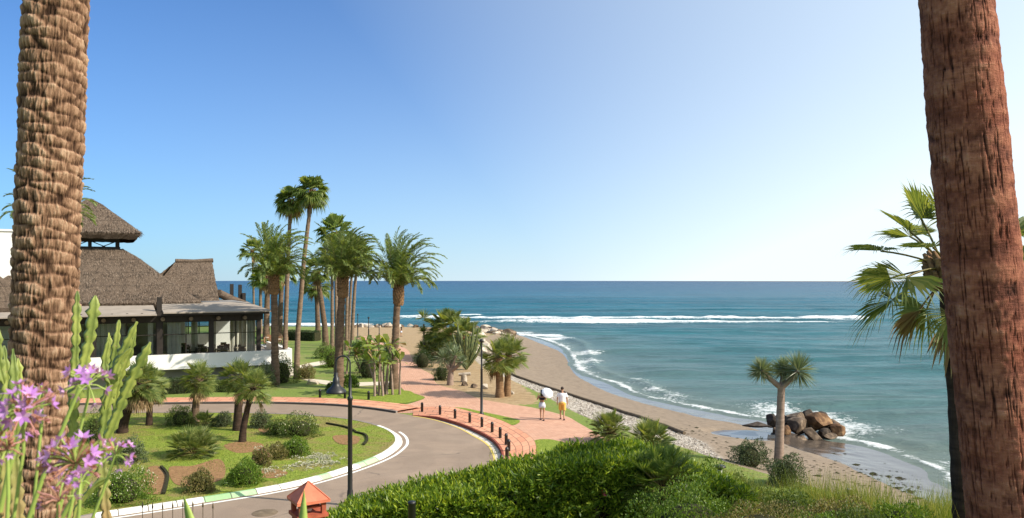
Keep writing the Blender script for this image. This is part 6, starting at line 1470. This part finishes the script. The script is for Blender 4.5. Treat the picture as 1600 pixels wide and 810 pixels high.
cactus('cluster of ribbed cactus columns at the far left edge', [
 ([(10, 900), (8, 700), (12, 600), (6, 540)], 0.0426, .2), ([(32, 900), (22, 700), (24, 620), (20, 545)], 0.0410, -.2), ([(20, 640), (30, 590), (28, 560)], 0.0279, .3), ([(6, 600), (-4, 560), (-2, 515)], 0.0295, -.1)], 740, 5.2)
def umbel(px, py, Y, rpx, stem, seed, label, purple=.55, n=20):
    c = np.array(atY(px, py, Y)); s = .86*rpx*Y/F; r = np.random.RandomState(seed); foot = np.array(atY(stem[0], stem[1], Y)); foot2 = foot+nrm(foot-c)*.35
    t = thing('purple_flower', label, 'flower', tuple(foot2), 0, 'purple flower heads in the left foreground'); g = G(); hub = c-np.array([0, 0, s*.55])
    g.tube([foot2-foot2, (foot+hub)/2-foot2+np.array([s*.2, 0, 0]), hub-foot2], [.0032, .003, .0028], 8); g.build('stem', M['flower_stem'], t)
    gp, gs = G(), G()
    for q in range(n):
        d = nrm(r.normal(0, 1, 3)*np.array([1.1, .8, .8])+np.array([0, 0, .35])); tip = hub+d*s*r.uniform(.55, 1.05); dry = r.rand() > purple
        gs.tube([hub-foot2, (hub+tip)/2-foot2+np.array([0, 0, .004]), tip-foot2], [.0012, .0014, .0022], 4, 1 if dry else 0)
        m = 6; a = np.arange(m)*2*np.pi/m+r.uniform(0, 1); u = nrm(np.cross(d, (0.3, .2, 1.0))); v = np.cross(d, u); o = np.cos(a)[:, None]*u+np.sin(a)[:, None]*v; D = nrm(o*(.9 if not dry else .3)+d*(.5 if not dry else 1)); L = s*(.37 if not dry else .30)
        gp.leaves(np.repeat((tip-foot2)[None], m, 0), D, nrm(np.cross(D, d+.01)), L, L*.42, 1 if dry else 0)
        gp.leaves(np.repeat((tip-foot2-d*L*.5)[None], m, 0), np.repeat(d[None], m, 0), o, L*.6, L*.22, 1 if dry else 0)
    gs.build('pedicels', [M['flower_stem'], M['dry_petal']], t); gp.build('petals', [M['purple_petal'], M['dry_petal']], t)
UM = [(138, 582, 1.55, 40, (125, 640), 'three-lobed bright purple bloom highest, right of the near trunk', .9, 16),
      (36, 622, 1.35, 52, (20, 760), 'large half-dried pink and purple bloom at the left edge', .45, 30),
      (66, 606, 1.6, 20, (58, 700), 'small fresh purple bloom against the base of the near trunk', .95, 8),
      (118, 700, 1.35, 54, (90, 840), 'broad bloom of mixed dried and purple flowers at the lower centre of the bunch', .5, 34),
      (180, 698, 1.55, 30, (130, 830), 'small vivid purple bloom farthest right of the bunch', .9, 12),
      (126, 742, 1.3, 26, (112, 850), 'pale lilac bloom hanging below the broad one', .9, 10),
      (92, 768, 1.25, 34, (75, 900), 'withered brown bloom lowest of the bunch', .15, 18),
      (12, 690, 1.3, 28, (5, 850), 'withered pinkish bloom low at the left edge', .2, 16)]
for k, (x, y, Y, rp, st, lab, pu, n) in enumerate(UM): umbel(x, y, Y, rp, st, 800+k, lab, pu, int(n*1.4))
# slender flower stalks crossing the bunch and two succulent leaf tips
for k, (x0, y0, x1, y1, Y, lab) in enumerate([(28, 860, 125, 605, 1.5, 'long green flower stalk slanting across the near trunk'), (0, 800, 40, 660, 1.45, 'green stalk rising at the left corner'), (70, 860, 155, 720, 1.4, 'green stalk slanting below the broad bloom')]):
    a, b_ = atY(x0, y0, Y), atY(x1, y1, Y); g = G(); g.tube([(0, 0, 0), (b_-a)*.5+Vector((-.006, 0, 0)), b_-a], [.0048, .0042, .0036], 8); o = g.build('flower_stalk', M['flower_stem']); o.location = a; tag(o, lab, 'flower stalk', 'purple flower heads in the left foreground')
def tipleaf(px, ptop, wpx, Y, lean, label):
    tp = atY(px, ptop, Y); L = .3; k = Y/F; n = 10; V = []
    for q in range(n):
        f = q/(n-1); w_ = wpx*k*.5*(1-f)**.75*1.7+.0008; cx = -lean*(1-f)*L
        V += [(cx-w_, -.012*(1-f), -L*(1-f)), (cx, .012*(1-f), -L*(1-f)), (cx+w_, -.012*(1-f), -L*(1-f)), (cx, -.02*(1-f), -L*(1-f))]
    g = G(); g.add(V, [(q*4+j, q*4+(j+1) % 4, q*4+4+(j+1) % 4, q*4+4+j) for q in range(n-1) for j in range(4)], 0, True); o = g.build('agave_leaf', M['flower_stem']); o.location = tp; return tag(o, label, 'leaf')
tipleaf(475, 766, 22, 2.0, .02, 'pointed green agave leaf tip rising in front of the lantern house')
tipleaf(287, 775, 26, 2.2, -.3, 'twisted yellow-green leaf tip left of the lantern house')
for o in bpy.data.objects:
    if o.type == 'MESH' and not o.parent and 'label' not in o and 'kind' not in o: print('UNTAGGED', o.name)
